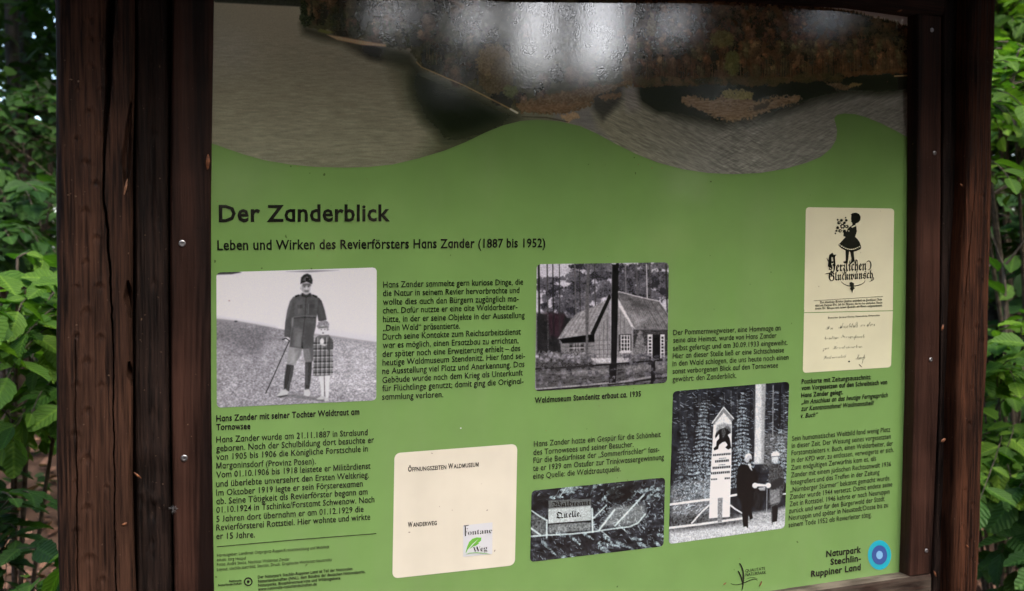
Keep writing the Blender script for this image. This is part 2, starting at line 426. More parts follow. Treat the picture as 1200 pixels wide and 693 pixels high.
timber('post', edge_fn([(1138, 0), (1137, 60), (1136, 150), (1134, 230), (1128, 330), (1125, 420), (1123, 460), (1121, 560), (1118, 620), (1117.5, 693)], eR),
       edge_fn([(1169, 0), (1168, 60), (1164.5, 130), (1165, 240), (1163, 300), (1160, 400), (1157, 460), (1153, 540), (1152, 620), (1148.5, 693)], eR), Z0, ZT, -eR, 0.07, W_POSTR,
       lambda X, Z: g3(X, Z) + rd(X, Z) + rc(X, Z) + .003 * (fbm(X * 14, Z * 6, 51, 2) - .5), nx=90, nz=700, rnd=.008, wob=.003)

def box(x0, x1, y0, y1, z0, z1, bev=0.0):
    bm = bmesh.new()
    bmesh.ops.create_cube(bm, size=1)
    for v in bm.verts: v.co = Vector(((x0 + x1) / 2 + v.co.x * (x1 - x0), (y0 + y1) / 2 + v.co.y * (y1 - y0), (z0 + z1) / 2 + v.co.z * (z1 - z0)))
    if bev: bmesh.ops.bevel(bm, geom=bm.edges[:], offset=bev, segments=2, affect='EDGES')
    me = bpy.data.meshes.new('m'); bm.to_mesh(me); bm.free()
    return me
xFl = float(P(204, 300, eF)[0]); xFr = float(P(1102, 300, eF)[0])
def beam(name, x0, x1, zb_fn, zt_fn, yf, yb, mat, disp, nx=200, nz=30, rnd=.003):
    xx = np.linspace(x0, x1, nx)
    t = np.linspace(0, 1, nz)
    B = zb_fn(xx)[:, None]; T = zt_fn(xx)[:, None]
    Z = B + (T - B) * t[None, :]; X = np.repeat(xx[:, None], nz, 1)
    d = np.minimum(Z - B, T - Z)
    Y = yf + np.where(d < rnd, rnd - np.sqrt(np.clip(rnd ** 2 - (rnd - d) ** 2, 0, None)), 0) + disp(Z, X)
    bl = np.concatenate([xx[:, None], np.full_like(B, yb), B], 1)[:, None, :]
    tl = np.concatenate([xx[:, None], np.full_like(B, yb), T], 1)[:, None, :]
    S = np.concatenate([bl, np.stack([X, Y, Z], -1), tl], 1); k = nz + 2
    I = np.arange(nx * k).reshape(nx, k); J = np.roll(I, -1, 1)
    Fq = np.stack([I[:-1].ravel(), I[1:].ravel(), J[1:].ravel(), J[:-1].ravel()], 1)
    me = fastmesh(name, S.reshape(-1, 3), Fq, True)
    bm = bmesh.new(); bm.from_mesh(me); bm.verts.ensure_lookup_table()
    for row in (0, nx - 1):
        try: bm.faces.new([bm.verts[i] for i in (I[row] if row == 0 else I[row][::-1])])
        except ValueError: pass
    for e_ in bm.edges:
        if len(e_.link_faces) == 2 and e_.calc_face_angle(0) > 0.9: e_.smooth = False
    bm.to_mesh(me); bm.free()
    return child(name, me, mat)
# header board: its lower edge sags a little to the right, as the wood has moved
hp = [P(600, -6, eF), P(850, -3, eF), P(932, 2.5, eF), P(1000, 6, eF), P(1075, 16.5, eF), P(1104, 17.5, eF)]
hx = np.array([p[0] for p in hp]); hz = np.array([p[2] for p in hp])
beam('header_board', float(P(251.5, 0, eF)[0]) + .001, xFr - .001, lambda x: np.interp(x, hx, hz), lambda x: x * 0 + ZT - .004, -eF, -.0005, wood('header_wood', (0.010, 0.006, 0.005), (0.040, 0.022, 0.017), 1.0, 8.0, vertical=False), grain(.0003, 21))
# lower rail with weathered upper ledge
zl0 = P(948, 692, 0)[2]; zl1 = P(1053.6, 671, 0)[2]
xa_, xb_ = P(948, 692, 0)[0], P(1053.6, 671, 0)[0]
rp = [P(1000, 688.5, eF), P(1065.5, 675.5, eF), P(1090, 670.6, eF)]
zr = float(np.mean([p[2] for p in rp]))
beam('lower_rail', xFl, float(P(1091, 672, eF)[0]), lambda x: x * 0 + .93, lambda x: x * 0 + min(zr, float(P(1080, 673, eF)[2])) - .0006, -eF - .0008, 0.0, W_RAIL, grain(.0006, 25), rnd=.0015)
led = mesh('ledge_top', [(.07, -eF - .0004, zr), (xb_ + .001, -eF - .0004, zr), (xb_ + .001, .0, zl1), (.07, .0, zl1)], [(0, 1, 2, 3)])
zr_t = min(zr, float(P(1080, 673, eF)[2]))
zl = max(zl1, zr_t + .0008)
V = []; nn = 120
for i in range(nn):
    x = float(P(253, 690, eF)[0]) + (xb_ + .0015 - float(P(253, 690, eF)[0])) * i / (nn - 1)
    j = .0006 * (fbm(x * 90, 3, 61, 3) - .5)
    V += [(x, -eF + .0006 + j, zr_t - .0001), (x, -eF * .55, zr_t + .0012 + j), (x, 0.0, zl + j), (x, .004, zl + j), (x, .004, zr_t - .004), (x, -eF + .0012, zr_t - .004)]
Fq = []
for i in range(nn - 1):
    for k in range(6):
        a = i * 6 + k; b = i * 6 + (k + 1) % 6
        Fq.append((a, a + 6, b + 6, b))
child('rail_ledge', mesh('rail_ledge', V, Fq), W_LEDGE)

# ---- the printed panel
pe = edge_fn([(251, 3.5), (249, 166), (248, 376), (248, 460), (250, 574), (251.5, 693)], 0)
pr_ = edge_fn([(1064, 21), (1064.5, 160), (1064, 220), (1062, 393), (1059, 522), (1053.6, 671)], 0)
PAN_L, PAN_R = P(246, 300)[0] - .02, P(1072, 300)[0]
PANEL = child('panel', box(PAN_L, PAN_R, 0.0, 0.006, 0.98, 1.95), M_GREEN)
# dark inner edge strip of the frame at the right, wide at the foot where the board is narrower
yb = 0.0
def strip(nm, pl, pr, z0, z1, yf, mat):
    zz = np.linspace(z0, z1, 60); L = pl(zz); R = pr(zz)
    V = []
    for z, l, r in zip(zz, L, R): V += [(l, yf, z), (r, yf, z), (r, -.0002, z), (l, -.0002, z)]
    Fq = []
    for i in range(59):
        for k in range(4):
            a = i * 4 + k; b = i * 4 + (k + 1) % 4
            Fq.append((a, b, b + 4, a + 4))
    Fq += [(0, 3, 2, 1), (59 * 4, 59 * 4 + 1, 59 * 4 + 2, 59 * 4 + 3)]
    return child(nm, mesh(nm, V, Fq), mat)
strip('inner_batten', pr_, lambda z: np.asarray(z) * 0 + float(P(1076, 300, eF)[0]) + .004, zl + .0003, P(1064, 18.5)[2] + .004, -.0045, W_BEAM)

child('gap_blocking_board', box(float(P(150, 300, 0)[0]), float(P(1135, 300, 0)[0]), .0305, .05, 1.0, 2.07), W_BEAM)  # added behind the timbers to keep green light out of their gaps
# screws
def screw(px, py, e, parent, r=.0034):
    p = P(px, py, e)
    bm = bmesh.new()
    ring = []
    for rr, yy in ((1.0, .0), (.95, -.0007), (.7, -.0011), (.45, -.0010), (.4, -.0002)):
        ring.append([bm.verts.new((p[0] + r * rr * math.cos(a * math.pi / 8), p[1] + yy - .0003, p[2] + r * rr * math.sin(a * math.pi / 8))) for a in range(16)])
    for a, b in zip(ring[:-1], ring[1:]):
        for i in range(16): bm.faces.new((a[i], a[(i + 1) % 16], b[(i + 1) % 16], b[i]))
    bm.faces.new(ring[-1])
    me = bpy.data.meshes.new('screw'); bm.to_mesh(me); bm.free()
    o = sub('screw', me, M_SCREW, parent)
    me2 = mesh('slot', [(p[0] + r * .36 * math.cos(a * math.pi / 3), p[1] - .0007, p[2] + r * .36 * math.sin(a * math.pi / 3)) for a in range(6)] +
               [(p[0] + r * .36 * math.cos(a * math.pi / 3), p[1] - .0003, p[2] + r * .36 * math.sin(a * math.pi / 3)) for a in range(6)],
               [(5, 4, 3, 2, 1, 0)] + [(a, (a + 1) % 6, (a + 1) % 6 + 6, a + 6) for a in range(6)])
    me.materials.append(M_SLOT)
    return o
for px, py in ((213.5, 285.5), (216, 537)): screw(px, py, eF, fbl)
for px, py in ((1091.8, 35.5), (1095, 179.5), (1090.4, 421.5), (1085.3, 645.5)): screw(px, py, eF, fbr, .0030)

# ------------------------------------------------------------------ roof over the board (outside the picture; it shades the upper part)
W_ROOF = wood('roof_board_wood', (0.03, 0.02, 0.014), (0.09, 0.06, 0.045), 1.0, 12.0, vertical=False)
yr0, zr0, yr1, zr1 = -0.43, 2.04, 0.02, 2.28
def roofboard(y0, z0, y1, z1):
    V = []
    nrm = np.array([0, -(z1 - z0), (y1 - y0)]); nrm = nrm / np.linalg.norm(nrm) * .02
    for x in (-.35, 1.42):
        for (y, z) in ((y0, z0), (y1, z1)):
            V += [(x, y, z), (x, y + nrm[1], z + nrm[2])]
    return mesh('roof_board', V, [(0, 2, 3, 1), (4, 5, 7, 6), (0, 1, 5, 4), (2, 6, 7, 3), (1, 3, 7, 5), (0, 4, 6, 2)])
N = 4
for i in range(N):
    a, b = i / N, (i + 1) / N - .01
    child('roof_board', roofboard(yr0 + (yr1 - yr0) * a, zr0 + (zr1 - zr0) * a, yr0 + (yr1 - yr0) * b, zr0 + (zr1 - zr0) * b), W_ROOF)
    child('roof_board', roofboard(.46 - (.44 - .0) * a, zr0 + (zr1 - zr0) * a, .46 - .44 * b, zr0 + (zr1 - zr0) * b), W_ROOF)
child('roof_ridge', box(-.35, 1.42, -.02, .06, 2.30, 2.325, .004), W_ROOF)
child('roof_beam', box(-.3, 1.4, .03, .09, 2.082, 2.2, .004), W_ROOF)

# ------------------------------------------------------------------ printing: lettering
def Z(ox, oy, s):
    return lambda pts: [(ox + x / s, oy + y / s) for x, y in pts]
_fc = bpy.data.curves.new('lettering', 'FONT')
_fo = bpy.data.objects.new('lettering', _fc)
COL.objects.link(_fo)
_gc = {}
def _raw(text, bold, shear):
    _fc.body = text; _fc.size = 1.0; _fc.offset = bold; _fc.shear = shear; _fc.resolution_u = 2
    bpy.context.view_layer.update()
    dg = bpy.context.evaluated_depsgraph_get()
    me = bpy.data.meshes.new_from_object(_fo.evaluated_get(dg))
    n = len(me.vertices); co = np.zeros(n * 3); me.vertices.foreach_get('co', co)
    faces = [tuple(p.vertices) for p in me.polygons]
    bpy.data.meshes.remove(me)
    return co.reshape(-1, 3)[:, :2], faces
def _w(text):
    c = _raw(text, 0, 0)[0]; return c[:, 0].max() - c[:, 0].min()
CAP = _raw('H', 0, 0)[0][:, 1].max()
XH = _raw('x', 0, 0)[0][:, 1].max()
ASC = _raw('d', 0, 0)[0][:, 1].max()
XH2 = CAP * 0.735
def _glyph(ch, bold, own):
    key = (ch, bold, own)
    if key not in _gc:
        adv = _w('H' + ('d' if ch == 'a' and own else ch) + 'H') - _w('HH')
        if ch == ' ': _gc[key] = (np.zeros((0, 2)), [], adv)
        else:
            if own and ch in 'aä':
                co, fs = _raw('d', bold, 0); co = co.copy()
                adv = _w('HdH') - _w('HH')
                co[co[:, 1] > XH * 1.1, 1] = XH + bold
                if ch == 'ä':
                    for k in (.3, .62):
                        c, r = adv * k, .055 + bold
                        b_ = len(co); co = np.vstack([co, [(c + r * math.cos(a_ * math.pi / 4), CAP * .93 + r * math.sin(a_ * math.pi / 4)) for a_ in range(8)]])
                        if k < .5: d1 = tuple(range(b_, b_ + 8))
                        else: d2 = tuple(range(b_, b_ + 8))
                    fs = fs + [d1, d2]
            else:
                co, fs = _raw(ch, bold, 0); co = co.copy(); 
                if ch == 'M':
                    t = .088 + 2 * bold; a0, a1, H_ = .07 - bold, .71 + bold, CAP + bold
                    mid = (a0 + a1) / 2; t2 = t * 1.15
                    co = np.array([(a0, -bold), (a0, H_), (a0 + t2, H_), (mid, t * 2.2), (a1 - t2, H_), (a1, H_), (a1, -bold), (a1 - t, -bold), (a1 - t, H_ * .62), (mid + t * .45, -bold + t * .2), (mid - t * .45, -bold + t * .2), (a0 + t, H_ * .62), (a0 + t, -bold)])
                    fs = [tuple(range(12, -1, -1))]
                if own and ch == 'J': co[:, 1] = (co[:, 1] - co[:, 1].min()) * CAP / (co[:, 1].max() - co[:, 1].min()); co[:, 0] = co[:, 0] - co[:, 0].min(); adv += .08
            if own and (ch.islower()):
                y = co[:, 1]; lo = y * XH2 / XH; hi = XH2 + (y - XH) * (CAP * 1.04 - XH2) / (ASC - XH)
                co[:, 1] = np.where(y > XH, hi, np.where(y > 0, lo, y))
            _gc[key] = (co, fs, adv)
    return _gc[key]
def glyphs(text, bold=0.0, shear=0.0, own=True):
    x = 0; V = []; Fc = []; b = 0
    for ch in text:
        co, fs, adv = _glyph(ch, bold, own)
        if len(co):
            V.append(np.stack([co[:, 0] + x + co[:, 1] * shear, co[:, 1]], 1)); Fc += [tuple(b + i for i in f) for f in fs]; b += len(co)
        x += adv + bold * 1.2
    return np.vstack(V), Fc
def fraktur(s):
    out = ''
    for ch in s:
        if 'A' <= ch <= 'Z': out += chr(0x1D56C + ord(ch) - 65)
        elif 'a' <= ch <= 'z': out += chr(0x1D586 + ord(ch) - 97)
        else: out += ch
    return out
def script(s):
    return ''.join(chr(0x1D4D0 + ord(c) - 65) if 'A' <= c <= 'Z' else chr(0x1D4EA + ord(c) - 97) if 'a' <= c <= 'z' else c for c in s)
def serif(s):
    return ''.join(chr(0x1D400 + ord(c) - 65) if 'A' <= c <= 'Z' else chr(0x1D41A + ord(c) - 97) if 'a' <= c <= 'z' else c for c in s)
E_TXT = 0.0007
def text_block(lines, cap, bold=0.0, mat=None, shear=0.0, parent=None, name='text_block', e=E_TXT, single=True, gx=1.0):
    """lines: (text, (x0,y0), (x1,y1)) with the baseline ends in photograph places; cap = capital height there; one flat printed mesh"""
    V = []; Fc = []
    for ln in lines:
        text, a, b = ln[:3]; cp = ln[3] if len(ln) > 3 else cap
        co, fs = glyphs(text, bold + (.001 if single else 0), shear, single)
        if not len(co): continue
        x0, x1 = co[:, 0].min(), co[:, 0].max()
        A = P(a[0], a[1], e); B = P(b[0], b[1], e)
        mid = ((a[0] + b[0]) / 2, (a[1] + b[1]) / 2)
        sc = abs(P(mid[0], mid[1] - 5, e)[2] - P(mid[0], mid[1] + 5, e)[2]) / 10 * cp / CAP
        u = (co[:, 0] - x0) / (x1 - x0)
        base = len(V)
        X = A[0] + (B[0] - A[0]) * u; Zc = A[2] + (B[2] - A[2]) * u + co[:, 1] * sc
        V += [(x, -e, z) for x, z in zip(X, Zc)]
        Fc += [tuple(base + i for i in f) for f in fs]
    return sub(name, mesh(name, V, Fc), mat or M_INK, parent or PANEL)
PANEL_INV = None

text_block([('Der Zanderblick', (256.5, 260), (457, 259))], 18.6, 0.020, name='title')
text_block([('Leben und Wirken des Revierförsters Hans Zander (1887 bis 1952)', (254.7, 293.3), (639, 289.8))], 10.6, 0.014, name='subtitle')
z = Z(240, 475, 3.181)
def L(z, *rows): return [(t, *z([a, b])) for t, a, b in rows]
text_block(L(z, ('Hans Zander mit seiner Tochter Waldtraut am', (43, 61), (576, 35)), ('Tornowsee', (43, 93), (170, 89))), 6.9, 0.020, name='caption')
text_block(L(z, ('Hans Zander wurde am 21.11.1887 in Stralsund', (43, 140), (607, 112)), ('geboren. Nach der Schulbildung dort besuchte er', (43, 173), (631, 140)),
    ('von 1905 bis 1906 die Königliche Forstschule in', (43, 205), (608, 173)), ('Margoninsdorf (Provinz Posen).', (43, 237), (414, 220)),
    ('Vom 01.10.1906 bis 1918 leistete er Militärdienst', (43, 271), (618, 237)), ('und überlebte unversehrt den Ersten Weltkrieg.', (43, 305), (612, 270)),
    ('Im Oktober 1919 legte er sein Försterexamen', (43, 338), (589, 303)), ('ab. Seine Tätigkeit als Revierförster begann am', (43, 370), (607, 333)),
    ('01.10.1924 in Tschinka/Forstamt Schwenow. Nach', (43, 402), (632, 362)), ('5 Jahren dort übernahm er am 01.12.1929 die', (43, 436), (592, 398)),
    ('Revierförsterei Rottstiel. Hier wohnte und wirkte', (43, 468), (617, 427)), ('er 15 Jahre.', (43, 500), (187, 493))), 7.0, 0.004)
z = Z(240, 630, 5.714)
text_block(L(z, ('Herausgeber: Landkreis Ostprignitz-Ruppin/Kreisentwicklung und Mobilität', (82, 130), (834, 72)), ('Inhalt: Jörg Hespel', (82, 162), (275, 148)),
    ('Fotos: André Stiebe, Nachlass Waldtraut Zander', (82, 192), (568, 155)), ('Layout: stechlin.text+bild, Stechlin, Druck: Graphische Werkstatt Neustrelitz', (82, 226), (850, 158))), 3.6, 0.0, M_GREY)
text_block(L(z, ('Nationale', (165, 301), (246, 295)), ('Naturlandschaften', (90, 328), (246, 314))), 2.6, 0.018)
text_block(L(z, ('Der Naturpark Stechlin-Ruppiner Land ist Teil der Nationalen', (355, 276), (988, 218)), ('Naturlandschaften (NNL), dem Bündnis der deutschen Nationalparks,', (357, 304), (1075, 238)),
    ('Naturparks, Biosphärenreservate und Wildnisgebiete.', (357, 331), (912, 281)), ('www.nationale-naturlandschaften.de', (357, 357), (750, 321))), 3.4, 0.014)
z = Z(440, 310, 4.079)
text_block(L(z, ('Hans Zander sammelte gern kuriose Dinge, die', (37, 111), (706, 97)), ('die Natur in seinem Revier hervorbrachte und', (36, 152), (688, 137)),
    ('wollte dies auch den Bürgern zugänglich ma-', (36, 194), (684, 177)), ('chen. Dafür nutzte er eine alte Waldarbeiter-', (36, 235), (678, 216)),
    ('hütte, in der er seine Objekte in der Ausstellung', (36, 277), (713, 256)), ('„Dein Wald“ präsentierte.', (36, 318), (404, 307)),
    ('Durch seine Kontakte zum Reichsarbeitsdienst', (35, 360), (695, 335)), ('war es möglich, einen Ersatzbau zu errichten,', (35, 401), (684, 376)),
    ('der später noch eine Erweiterung erhielt – das', (34, 443), (692, 414)), ('heutige Waldmuseum Stendenitz. Hier fand sei-', (34, 484), (715, 450)),
    ('ne Ausstellung viel Platz und Anerkennung. Das', (33, 525), (712, 490)), ('Gebäude wurde nach dem Krieg als Unterkunft', (33, 567), (704, 531)),
    ('für Flüchtlinge genutzt; damit ging die Original-', (33, 607), (708, 571)), ('sammlung verloren.', (32, 648), (324, 635))), 6.8, 0.003)
z = Z(615, 295, 3.65)
text_block(L(z, ('Waldmuseum Stendenitz erbaut ca. 1935', (43, 648), (497, 619))), 6.2, 0.020, name='caption')
z = Z(780, 370, 7.5)
text_block(L(z, ('Der Pommernwegweiser, eine Hommage an', (68, 172), (1010, 130)), ('seine alte Heimat, wurde von Hans Zander', (68, 240), (975, 196)),
    ('selbst gefertigt und am 30.09.1933 eingeweiht.', (66, 309), (1072, 258)), ('Hier an dieser Stelle ließ er eine Sichtschneise', (64, 378), (1040, 325)),
    ('in den Wald schlagen, die uns heute noch einen', (62, 445), (1080, 387)), ('sonst verborgenen Blick auf den Tornowsee', (62, 513), (988, 457)), ('gewährt: den Zanderblick.', (62, 582), (622, 547))), 6.0, 0.002, M_GREY)
text_block([('Postkarte mit Zeitungsausschnitt:', (939.5, 450), (1020.8, 444.5)), ('vom Vorgesetzen auf den Schreibtisch von', (939.3, 457.8), (1039.7, 450.5)), ('Hans Zander gelegt.', (939, 466), (988, 462.2))], 5.2, 0.018, name='caption')
text_block([('„Im Anschluss an das heutige Ferngespräch', (939, 474), (1040.4, 465.5)), ('zur Kenntnisnahme! Waidmannsheil!', (938.7, 481.9), (1024.2, 474.8)), ('v. Buch“', (938.4, 490.2), (958.6, 488.5))], 5.2, 0.016, shear=0.25, name='caption')
z = Z(610, 500, 4.078)
text_block(L(z, ('Hans Zander hatte ein Gespür für die Schönheit', (64, 97), (670, 50)), ('des Tornowsees und seiner Besucher.', (62, 137), (540, 97)),
    ('Für die Bedürfnisse der „Sommerfrischler“ fass-', (62, 175), (664, 122)), ('te er 1939 am Ostufer zur Trinkwassergewinnung', (60, 213), (686, 158)), ('eine Quelle: die Waldtrautquelle.', (60, 251), (480, 214))), 6.4, 0.002, M_GREY)
z = Z(910, 490, 3.413)
text_block(L(z, ('Sein humanistisches Weltbild fand wenig Platz', (62, 92), (455, 55)), ('in dieser Zeit. Der Weisung seines vorgesetzten', (61, 121), (457, 83)),
    ('Forstamtsleiters v. Buch, einen Waldarbeiter, der', (60, 150), (466, 110)), ('in der KPD war, zu entlassen, verweigerte er sich.', (60, 179), (469, 136)),
    ('Zum endgültigen Zerwürfnis kam es, als', (58, 208), (398, 171)), ('Zander mit einem jüdischen Rechtsanwalt 1936', (58, 238), (458, 193)),
    ('fotografiert und das Treffen in der Zeitung', (56, 268), (412, 226)), ('„Nürnberger Stürmer“ bekannt gemacht wurde.', (55, 297), (455, 249)),
    ('Zander wurde 1944 versetzt. Damit endete seine', (53, 326), (463, 274)), ('Zeit in Rottstiel. 1946 kehrte er nach Neuruppin', (52, 354), (452, 303)),
    ('zurück und war für den Bürgerwald der Stadt', (50, 382), (432, 332)), ('Neuruppin und später in Neustadt/Dosse bis zu', (49, 410), (446, 357)), ('seinem Tode 1952 als Revierleiter tätig.', (48, 438), (380, 396))), 5.6, 0.001, M_GREY)
text_block(L(z, ('Naturpark', (199, 556), (338, 538)), ('Stechlin-', (215, 588), (338, 572)), ('Ruppiner Land', (138, 636), (337, 608))), 7.0, 0.022, name='logo_lettering')
z = Z(820, 620, 8.571)
text_block(L(z, ('QUALITÄTS', (459, 436), (656, 412)), ('NATURPARK', (461, 475), (667, 450))), 3.5, 0.0, M_GREY, name='logo_lettering')

# ------------------------------------------------------------------ printing: flat coloured shapes
def tess(V):
    from mathutils.geometry import tessellate_polygon
    bm = bmesh.new(); vs = [bm.verts.new(v) for v in V]
    for t in tessellate_polygon([[Vector((v[0], v[2], 0)) for v in V]]):
        a, b, c = (V[i] for i in t)
        ar = (b[0] - a[0]) * (c[2] - a[2]) - (b[2] - a[2]) * (c[0] - a[0])
        if abs(ar) < 1e-12: continue
        bm.faces.new([vs[i] for i in (t if ar > 0 else t[::-1])])
    return bm
def flat_poly(name, pts, mat, parent=None, e=E_TXT):
    V = [P(x, y, e) for x, y in pts]
    for v in V: v[1] = -e
    bm = tess(V)
    me = bpy.data.meshes.new(name); bm.to_mesh(me); bm.free()
    return sub(name, me, mat, parent or PANEL)
def ell(cx, cy, rx, ry, n=48): return [(cx + rx * math.cos(2 * math.pi * i / n), cy + ry * math.sin(2 * math.pi * i / n)) for i in range(n)]
def ring(name, cx, cy, r0, r1, mat, e=E_TXT, n=40, asp=1.0):
    V = [P(cx + r * math.cos(2 * math.pi * i / n) * asp, cy + r * math.sin(2 * math.pi * i / n), e) for r in (r0, r1) for i in range(n)]
    return sub(name, mesh(name, V, [(i, (i + 1) % n, n + (i + 1) % n, n + i) for i in range(n)]), mat, PANEL)
def stroke(pts, w0, w1=None, n=14):
    """smooth tapering stroke outline through photograph places"""
    w1 = w0 if w1 is None else w1
    pts = np.array(pts, float); t = np.linspace(0, 1, len(pts)); tt = np.linspace(0, 1, n)
    if len(pts) >= 3:
        deg = min(len(pts) - 1, 3); X = np.polyval(np.polyfit(t, pts[:, 0], deg), tt); Y = np.polyval(np.polyfit(t, pts[:, 1], deg), tt)
    else: X = np.interp(tt, t, pts[:, 0]); Y = np.interp(tt, t, pts[:, 1])
    dx = np.gradient(X); dy = np.gradient(Y); l = np.hypot(dx, dy); W = np.interp(tt, [0, .5, 1], [w0 * .5, (w0 + w1) / 2, w1 * .5]) / 2
    a = [(x + d2 / k * w, y - d1 / k * w) for x, y, d1, d2, k, w in zip(X, Y, dx, dy, l, W)]
    b = [(x - d2 / k * w, y + d1 / k * w) for x, y, d1, d2, k, w in zip(X, Y, dx, dy, l, W)]
    return a + b[::-1]
for i, (px_, py_, r_) in enumerate(((540, 502, .9), (349, 195, .5), (255, 236, .6), (748, 193, .6), (764, 197, .7), (1040, 96, .5), (430, 210, .4), (515, 594, .5), (530, 598, .45), (867, 655, .5), (990, 560, .4), (702, 476, .45), (372, 300, .4), (905, 330, .4), (640, 505, .4), (312, 505, .4))):
    rr_ = random.Random(i); flat_poly('dirt_speck', [(px_ + r_ * rr_.uniform(.7, 1.2) * math.cos(k * 1.05), py_ + r_ * rr_.uniform(.7, 1.2) * math.sin(k * 1.05)) for k in range(6)], M_SCALE if i else M_WHITE, e=.0014)
flat_poly('printed_rule', [(254, 640.6), (347, 632.3), (441, 625.1), (441, 625.8), (347, 633.0), (254, 641.3)], M_GREY)
ring('logo_ring', 290.9, 681.9, 3.6, 5.1, M_INK); flat_poly('logo_dot', ell(290.9, 681.9, 1.7, 1.7, 20), M_INK)
for r, m, ee, nm in ((17.3, M_CYAN, .0004, 'logo_outer_disc'), (11.4, M_BLUE, .0007, 'logo_middle_disc'), (4.9, M_PALEB, .001, 'logo_inner_disc')):
    flat_poly(nm, ell(1030.7, 650.6, r * .79, r, 48), m, e=ee)
z = Z(820, 620, 8.571)
for s in (stroke(z([(400, 345), (430, 410), (440, 470), (436, 560), (422, 618)]), 2.6, 1.2), stroke(z([(385, 422), (410, 470), (425, 520), (430, 560)]), 2.4, 1.0),
          stroke(z([(312, 548), (370, 560), (440, 548), (500, 512), (550, 508), (580, 522)]), .9, .8), stroke(z([(470, 505), (515, 488), (550, 490), (582, 503)]), .5, .6)):
    flat_poly('logo_stroke', s, M_INK)

def rounded(c, r=0.06, n=7):
    """rounded quadrilateral: corners tl, tr, br, bl in photograph places, radius in px"""
    out = []
    m = 4
    c = [np.array(p, float) for p in c]
    for i in range(4):
        p0, p1, p2 = c[i - 1], c[i], c[(i + 1) % 4]
        a = p1 + (p0 - p1) / np.linalg.norm(p0 - p1) * r; b = p1 + (p2 - p1) / np.linalg.norm(p2 - p1) * r
        for k in range(n + 1):
            t = k / n
            out.append(tuple((1 - t) ** 2 * a + 2 * t * (1 - t) * p1 * .85 + 2 * t * (1 - t) * .15 * (a + b) / 2 + t * t * b))
    return out

